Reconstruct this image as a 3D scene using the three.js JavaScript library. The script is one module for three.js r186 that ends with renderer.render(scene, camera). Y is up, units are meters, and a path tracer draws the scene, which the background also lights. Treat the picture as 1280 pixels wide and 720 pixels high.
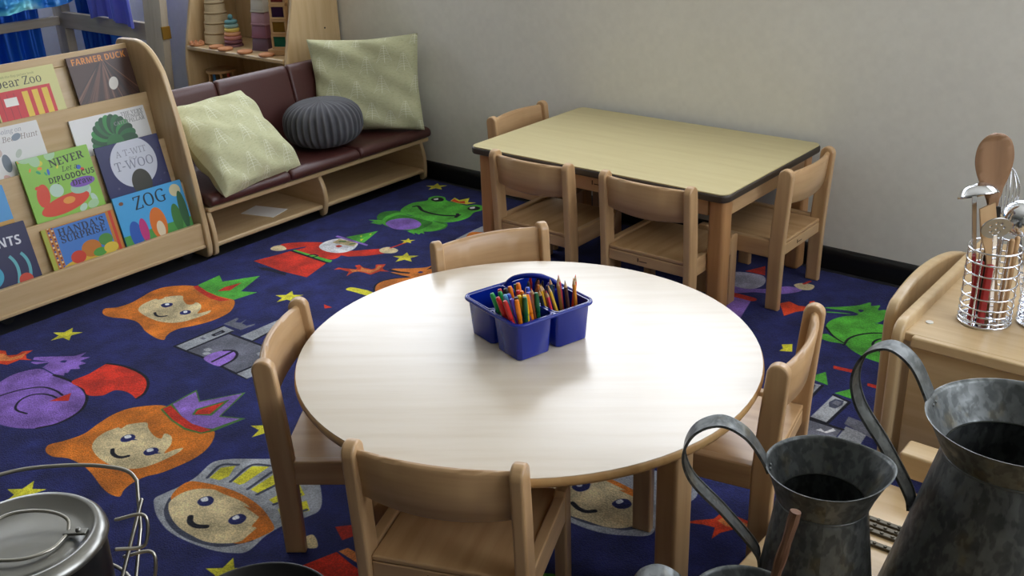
import * as THREE from 'three';
import { RoundedBoxGeometry } from 'three/addons/geometries/RoundedBoxGeometry.js';
import { mergeGeometries, toCreasedNormals } from 'three/addons/utils/BufferGeometryUtils.js';
import { RectAreaLightUniformsLib } from 'three/addons/lights/RectAreaLightUniformsLib.js';

// ---------------------------------------------------------------- camera, sky, daylight, exposure
const scene = new THREE.Scene();
const renderer = new THREE.WebGLRenderer({ antialias: true });
renderer.toneMapping = THREE.LinearToneMapping;
renderer.toneMappingExposure = 0.57;
renderer.shadowMap.enabled = true;
RectAreaLightUniformsLib.init();
const V = (x, y, z) => new THREE.Vector3(x, y, z);
const camera = new THREE.PerspectiveCamera(2 * Math.atan(360 / 1268.9) * 180 / Math.PI, 1280 / 720, 0.05, 60);
{
  const yaw = -0.7015, pitch = 0.41137, roll = -0.03657;
  const f = V(Math.sin(yaw) * Math.cos(pitch), -Math.sin(pitch), -Math.cos(yaw) * Math.cos(pitch));
  const r = V(Math.cos(yaw), 0, Math.sin(yaw)), u = new THREE.Vector3().crossVectors(r, f);
  const r2 = r.clone().multiplyScalar(Math.cos(roll)).addScaledVector(u, Math.sin(roll));
  const u2 = u.clone().multiplyScalar(Math.cos(roll)).addScaledVector(r, -Math.sin(roll));
  camera.quaternion.setFromRotationMatrix(new THREE.Matrix4().makeBasis(r2, u2, f.clone().negate()));
  camera.position.set(2.2252, 1.3342, 3.1011);
  scene.add(camera);
}
const SKY = 5.6;
scene.background = new THREE.Color().setRGB(0.90, 0.96, 1.06).multiplyScalar(1);
scene.backgroundIntensity = SKY;
// windows of the room: [wall, centre along the wall, width, sill, head]; all stand above the picture
const WINDOWS = [
  ['back', -2.85, 1.1, 1.03, 1.92], ['back', -1.40, 1.4, 1.03, 1.92], ['back', 0.2, 1.4, 1.03, 1.92], ['back', 1.8, 1.4, 1.03, 1.92],
  ['right', 1.15, 1.9, 0.95, 2.35], ['left', 1.1, 1.7, 1.0, 2.35],
];
const ROOM = { x0: -3.75, x1: 3.6, z0: 0, z1: 11.0, h: 2.7, t: 0.2, floor: -0.008 };
const DAY = 5.6;
for (const [wall, c, w, y0, y1] of WINDOWS) {
  const l = new THREE.RectAreaLight(new THREE.Color().setRGB(0.91, 0.96, 1.05), DAY, w - 0.08, y1 - y0 - 0.08);
  const y = (y0 + y1) / 2;
  if (wall === 'back') { l.position.set(c, y, 0.012); l.lookAt(c, y, 3); }
  else { const s = wall === 'right' ? 1 : -1; l.position.set((s > 0 ? ROOM.x1 : ROOM.x0) - s * 0.012, y, c); l.lookAt(0, y, c); }
  l.name = 'daylight'; scene.add(l);
}

// ---------------------------------------------------------------- helpers
let seed = 7;
const rnd = (a = 0, b = 1) => { seed = (seed * 1664525 + 1013904223) >>> 0; return a + (b - a) * seed / 4294967296; };
const taken = {};
const numbered = (n) => { const k = taken[n] = (taken[n] ?? -1) + 1; return k ? n + '_' + String(k).padStart(3, '0') : n; };
function shadowed(o) { o.traverse((m) => { if (m.isMesh) { m.castShadow = true; m.receiveShadow = true; } }); return o; }
function thing(name, label, category, pos = [0, 0, 0], turn = 0, group) {
  const o = new THREE.Group(); o.name = numbered(name); o.position.set(...pos); o.rotation.y = turn;
  o.userData = { label, category }; if (group) o.userData.group = group;
  scene.add(o); return o;
}
function clean(g) {
  g = g.index ? g.toNonIndexed() : g;
  for (const k of Object.keys(g.attributes)) if (!['position', 'normal', 'uv'].includes(k)) g.deleteAttribute(k);
  if (!g.attributes.normal) g.computeVertexNormals();
  if (!g.attributes.uv) g.setAttribute('uv', new THREE.BufferAttribute(new Float32Array(g.attributes.position.count * 2), 2));
  g.morphAttributes = {}; g.clearGroups(); return g;
}
const merge = (gs) => Array.isArray(gs) ? (gs.length === 1 ? clean(gs[0]) : mergeGeometries(gs.map(clean))) : clean(gs);
function part(name, g, m, parent) { const o = new THREE.Mesh(merge(g), m); o.name = name; o.castShadow = o.receiveShadow = true; parent.add(o); return o; }
function solo(name, label, category, g, m, group) { const o = part(numbered(name), g, m, scene); o.userData = { label, category }; if (group) o.userData.group = group; return o; }
function struct(name, g, m) { const o = part(name, g, m, scene); o.userData.kind = 'structure'; return o; }
// uv in metres from the three axes, the grain along axis ('x','y','z')
function grain(g, axis = 'x', off = rnd(0, 9)) {
  g = merge(g); const p = g.attributes.position, uv = g.attributes.uv, a = V(), b = V(), c = V(), n = V();
  const k = { x: 0, y: 1, z: 2 }[axis];
  for (let i = 0; i < p.count; i += 3) {
    a.fromBufferAttribute(p, i); b.fromBufferAttribute(p, i + 1); c.fromBufferAttribute(p, i + 2);
    n.subVectors(b, a).cross(c.clone().sub(a));
    const w = [Math.abs(n.x), Math.abs(n.y), Math.abs(n.z)], d = w.indexOf(Math.max(...w));
    const o = [0, 1, 2].filter((q) => q !== d), uA = o.includes(k) ? k : o[0], vA = o.find((q) => q !== uA);
    [a, b, c].forEach((v, j) => { const q = v.toArray(); uv.setXY(i + j, q[uA] + off, q[vA] + off * 0.37 + d * 0.31); });
  }
  return g;
}
const box = (w, h, d, x = 0, y = 0, z = 0, r = 0.004) => new RoundedBoxGeometry(w, h, d, 2, Math.min(r, w / 2.1, h / 2.1, d / 2.1)).translate(x, y, z);
const cyl = (r0, r1, h, x = 0, y = 0, z = 0, n = 24) => new THREE.CylinderGeometry(r0, r1, h, n).translate(x, y, z);
const lathe = (pts, n = 48) => new THREE.LatheGeometry(pts.map(([x, y]) => new THREE.Vector2(x, y)), n);
function ext(shape, depth, bevel = 0.003, seg = 2, curve = 16) {   // extruded along z, centred
  return new THREE.ExtrudeGeometry(shape, { depth: depth - 2 * bevel, bevelEnabled: bevel > 0, bevelThickness: bevel, bevelSize: bevel, bevelOffset: -bevel, bevelSegments: seg, curveSegments: curve }).translate(0, 0, -depth / 2 + bevel);
}
const poly = (pts) => { const s = new THREE.Shape(); pts.forEach(([x, y], i) => i ? s.lineTo(x, y) : s.moveTo(x, y)); s.closePath(); return s; };
const smoothShape = (pts, n = 60) => { const c = new THREE.CatmullRomCurve3(pts.map(([x, y]) => V(x, y, 0)), true, 'centripetal'); return poly(c.getPoints(n).slice(0, -1).map((p) => [p.x, p.y])); };
function rrect(w, h, r) { const s = new THREE.Shape(), x = -w / 2, y = -h / 2; s.moveTo(x + r, y); s.lineTo(x + w - r, y); s.absarc(x + w - r, y + r, r, -Math.PI / 2, 0); s.lineTo(x + w, y + h - r); s.absarc(x + w - r, y + h - r, r, 0, Math.PI / 2); s.lineTo(x + r, y + h); s.absarc(x + r, y + h - r, r, Math.PI / 2, Math.PI); s.lineTo(x, y + r); s.absarc(x + r, y + r, r, Math.PI, Math.PI * 1.5); return s; }
function tube(pts, r, seg = 40, rad = 8, closed = false) {
  const c = new THREE.CatmullRomCurve3(pts.map((p) => V(...p)), closed, 'centripetal');
  const gs = [new THREE.TubeGeometry(c, seg, r, rad, closed)];
  if (!closed) for (const t of [0, 1]) { const p = c.getPoint(t); gs.push(new THREE.SphereGeometry(r, rad, 4).translate(p.x, p.y, p.z)); }
  return merge(gs);
}
const bar = (a, b, r, rad = 8) => { const A = V(...a), B = V(...b), d = B.clone().sub(A); const g = new THREE.CapsuleGeometry(r, Math.max(1e-4, d.length() - 2 * r * 0.3), 3, rad); g.applyQuaternion(new THREE.Quaternion().setFromUnitVectors(V(0, 1, 0), d.normalize())); const m = A.add(B).multiplyScalar(0.5); return g.translate(m.x, m.y, m.z); };
function loft(rings, crease = 0.7) {   // rings: arrays of [x,y,z]
  const n = rings[0].length, pos = [], put = (...ps) => ps.forEach((p) => pos.push(...p));
  for (let i = 0; i + 1 < rings.length; i++) for (let j = 0; j < n; j++) { const k = (j + 1) % n, A = rings[i][j], B = rings[i][k], C = rings[i + 1][k], D = rings[i + 1][j]; put(A, B, C, A, C, D); }
  for (const [r, flip] of [[rings[0], 1], [rings[rings.length - 1], 0]]) { const c = [0, 1, 2].map((q) => r.reduce((s, p) => s + p[q], 0) / n); for (let j = 0; j < n; j++) { const A = r[j], B = r[(j + 1) % n]; flip ? put(c, B, A) : put(c, A, B); } }
  const g = new THREE.BufferGeometry(); g.setAttribute('position', new THREE.Float32BufferAttribute(pos, 3)); g.computeVertexNormals();
  return clean(toCreasedNormals(g, crease));
}
// strap with a flat section along a path in the plane (x, y); width along z
function strap(path, width, thick, n = 40, lip = 0) {
  const c = new THREE.CatmullRomCurve3(path.map(([x, y]) => V(x, y, 0)), false, 'centripetal'), rings = [];
  for (let i = 0; i <= n; i++) {
    const p = c.getPointAt(i / n), t = c.getTangentAt(i / n), q = V(-t.y, t.x, 0), w = width / 2, h = thick / 2;
    const at = (a, b) => [p.x + q.x * b, p.y + q.y * b, a];
    rings.push(lip ? [at(-w, -h), at(-w, h + lip), at(-w + lip, h + lip), at(-w + lip * 1.6, h), at(w - lip * 1.6, h), at(w - lip, h + lip), at(w, h + lip), at(w, -h)] : [at(-w, -h), at(-w, h), at(w, h), at(w, -h)]);
  }
  return loft(rings, 0.6);
}

// ---------------------------------------------------------------- textures
function hash(x, y, s) { let h = Math.imul(x, 374761393) ^ Math.imul(y, 668265263) ^ Math.imul(s, 1274126177); h = Math.imul(h ^ (h >>> 13), 1103515245); return ((h ^ (h >>> 16)) >>> 0) / 4294967296; }
function vnoise(x, y, px, py, s) {   // repeats after px, py cells
  const x0 = Math.floor(x), y0 = Math.floor(y), fx = x - x0, fy = y - y0, m = (a, b) => ((a % b) + b) % b;
  const u = fx * fx * (3 - 2 * fx), v = fy * fy * (3 - 2 * fy);
  const a = hash(m(x0, px), m(y0, py), s), b = hash(m(x0 + 1, px), m(y0, py), s), c = hash(m(x0, px), m(y0 + 1, py), s), d = hash(m(x0 + 1, px), m(y0 + 1, py), s);
  return a + (b - a) * u + (c - a) * v + (a - b - c + d) * u * v;
}
function fbm(u, v, px, py, s, oct = 4) { let t = 0, a = 0.5, n = 0; for (let i = 0; i < oct; i++) { t += a * vnoise(u * px, v * py, px, py, s + i); n += a; a *= 0.5; px *= 2; py *= 2; } return t / n; }
function dataTex(w, h, fn, srgb = true, metres = 1, metresV = metres) {
  const d = new Uint8Array(w * h * 4);
  for (let y = 0; y < h; y++) for (let x = 0; x < w; x++) { const c = fn(x / w, y / h), i = (y * w + x) * 4; d[i] = c[0]; d[i + 1] = c[1]; d[i + 2] = c[2]; d[i + 3] = 255; }
  const t = new THREE.DataTexture(d, w, h, THREE.RGBAFormat); t.wrapS = t.wrapT = THREE.RepeatWrapping; t.magFilter = THREE.LinearFilter; t.minFilter = THREE.LinearMipmapLinearFilter; t.generateMipmaps = true;
  t.repeat.set(1 / metres, 1 / metresV); if (srgb) t.colorSpace = THREE.SRGBColorSpace; t.needsUpdate = true; return t;
}
const mixc = (a, b, t) => [0, 1, 2].map((i) => Math.max(0, Math.min(255, a[i] + (b[i] - a[i]) * t)));
function woodTex(light, dark, s, pores = 0.5) {
  return dataTex(512, 512, (u, v) => {
    const w = fbm(u, v, 1, 6, s, 3), g = fbm(u, v, 3, 34, s + 11, 3), q = fbm(u, v, 10, 128, s + 21, 2);
    const rings = 0.5 + 0.5 * Math.sin((v * 9 + w * 2.4) * Math.PI * 2);
    return mixc(light, dark, 0.20 * rings * w * 1.6 + 0.5 * g * g + pores * 0.35 * Math.pow(q, 3) + 0.1 * w);
  }, true, 0.5);
}
const woodMat = (light, dark, s, rough, extra = {}) => new THREE.MeshPhysicalMaterial({ map: woodTex(light, dark, s), roughness: rough, ...extra });
const plain = (c, rough = 0.6, extra = {}) => new THREE.MeshPhysicalMaterial({ color: c, roughness: rough, ...extra });
const canvas = (w, h) => { const c = document.createElement('canvas'); c.width = w; c.height = h; return c; };
function canvasTex(c) { const t = new THREE.CanvasTexture(c); t.colorSpace = THREE.SRGBColorSpace; t.anisotropy = 8; return t; }

const M = {
  beech: woodMat([204, 168, 124], [162, 124, 84], 3, 0.32),
  beechDark: woodMat([190, 142, 94], [146, 102, 62], 31, 0.36),
  birch: woodMat([223, 211, 193], [207, 190, 165], 5, 0.25, { clearcoat: 0.25, clearcoatRoughness: 0.2 }),
  birchEdge: woodMat([206, 166, 112], [168, 122, 70], 8, 0.4),
  laminate: woodMat([206, 193, 146], [190, 173, 122], 13, 0.36),
  maple: woodMat([212, 186, 144], [180, 146, 100], 17, 0.30),
  pine: woodMat([196, 184, 164], [160, 146, 124], 23, 0.6),
  seatWhite: woodMat([200, 164, 120], [162, 122, 80], 29, 0.25),
  darkEdge: plain('#3a3128', 0.45),
  chrome: plain('#e4e6ea', 0.12, { metalness: 1 }),
  wire: plain('#b8b4aa', 0.28, { metalness: 1 }),
  steel: plain('#8f8e89', 0.3, { metalness: 1 }),
  black: plain('#0b0b0c', 0.4),
};
// ---------------------------------------------------------------- the room
{
  const { x0, x1, z1, h, t, floor } = ROOM;
  const paint = new THREE.MeshPhysicalMaterial({ color: '#ffffff', roughness: 0.85, map: dataTex(256, 256, (u, v) => { const n = fbm(u, v, 40, 40, 3, 3), m = fbm(u, v, 3, 3, 9, 2), k = 226 + 8 * (n - 0.5) + 8 * (m - 0.5); return [k, k - 3, k - 14]; }, true, 0.8) });
  const frameM = plain('#e9e9e6', 0.4), glass = new THREE.MeshPhysicalMaterial({ color: '#ffffff', roughness: 0, transmission: 1, thickness: 0, ior: 1.45 });
  const floorM = new THREE.MeshPhysicalMaterial({ roughness: 0.55, map: dataTex(256, 256, (u, v) => { const n = fbm(u, v, 60, 60, 5, 3), k = 30 + 18 * n; return [k, k, k + 2]; }, true, 1) });
  struct('floor', grain(new THREE.BoxGeometry(x1 - x0 + 2 * t, 0.1, z1 + 2 * t).translate((x0 + x1) / 2, floor - 0.05, z1 / 2)), floorM);
  struct('ceiling', grain(new THREE.BoxGeometry(x1 - x0 + 2 * t, 0.15, z1 + 2 * t).translate((x0 + x1) / 2, h + 0.075, z1 / 2)), paint);
  // a wall with openings: panels around each window, along s = coordinate on the wall
  function wall(name, along, s0, s1, place, holes) {
    const gs = [], put = (a, b, y0, y1) => { if (b - a > 1e-4 && y1 - y0 > 1e-4) gs.push(place((a + b) / 2, (y0 + y1) / 2, b - a, y1 - y0)); };
    let s = s0;
    for (const [, c, w, y0, y1] of [...holes].sort((a, b) => a[1] - b[1])) { put(s, c - w / 2, floor, h); put(c - w / 2, c + w / 2, floor, y0); put(c - w / 2, c + w / 2, y1, h); s = c + w / 2; }
    put(s, s1, floor, h);
    struct(name, grain(gs, along), paint);
  }
  const inX = (z) => (s, y, w, hh) => new THREE.BoxGeometry(w, hh, t).translate(s, y, z), inZ = (x) => (s, y, w, hh) => new THREE.BoxGeometry(t, hh, w).translate(x, y, s);
  wall('wall_back', 'x', x0 - t, x1 + t, inX(-t / 2), WINDOWS.filter((w) => w[0] === 'back'));
  wall('wall_front', 'x', x0 - t, x1 + t, inX(z1 + t / 2), []);
  wall('wall_left', 'z', 0, z1, inZ(x0 - t / 2), WINDOWS.filter((w) => w[0] === 'left'));
  wall('wall_right', 'z', 0, z1, inZ(x1 + t / 2), WINDOWS.filter((w) => w[0] === 'right'));
  WINDOWS.forEach(([wl, c, w, y0, y1], i) => {
    const o = new THREE.Group(); o.name = 'window_' + (i + 1); o.userData.kind = 'structure'; scene.add(o);
    if (wl === 'back') o.position.set(c, y0, -0.1); else { const s = wl === 'right' ? 1 : -1; o.position.set((s > 0 ? x1 : x0) + s * 0.1, y0, c); o.rotation.y = -s * Math.PI / 2; }
    const hh = y1 - y0, b = 0.055;
    part('window_frame', [box(w, b, 0.07, 0, b / 2, 0), box(w, b, 0.07, 0, hh - b / 2, 0), box(b, hh - 2 * b, 0.07, -w / 2 + b / 2, hh / 2, 0), box(b, hh - 2 * b, 0.07, w / 2 - b / 2, hh / 2, 0), box(0.05, hh - 2 * b, 0.06, 0, hh / 2, 0)], frameM, o);
    for (const s of [-1, 1]) part('pane', new THREE.PlaneGeometry(w / 2 - b - 0.02, hh - 2 * b).translate(s * (w / 4 - b / 4 + 0.005), hh / 2, 0), glass, o);
    part('window_sill', box(w + 0.06, 0.03, 0.14, 0, -0.015, 0.07), frameM, o);
  });
  // black skirting with a rounded top
  const prof = (len) => { const s = new THREE.Shape(); s.moveTo(0, floor); s.lineTo(0.018, floor); s.lineTo(0.018, 0.045); s.quadraticCurveTo(0.017, 0.058, 0.008, 0.064); s.lineTo(0, 0.066); s.closePath(); return new THREE.ExtrudeGeometry(s, { depth: len, bevelEnabled: false }); };
  const skirt = plain('#0c0c0e', 0.45);
  struct('baseboard_back', prof(x1 - x0).rotateY(-Math.PI / 2).translate(x1, 0, 0), skirt);   // runs along x, foot on the floor
  struct('baseboard_left', prof(z1 - 0.02).translate(x0, 0, 0.02), skirt);
}

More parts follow.
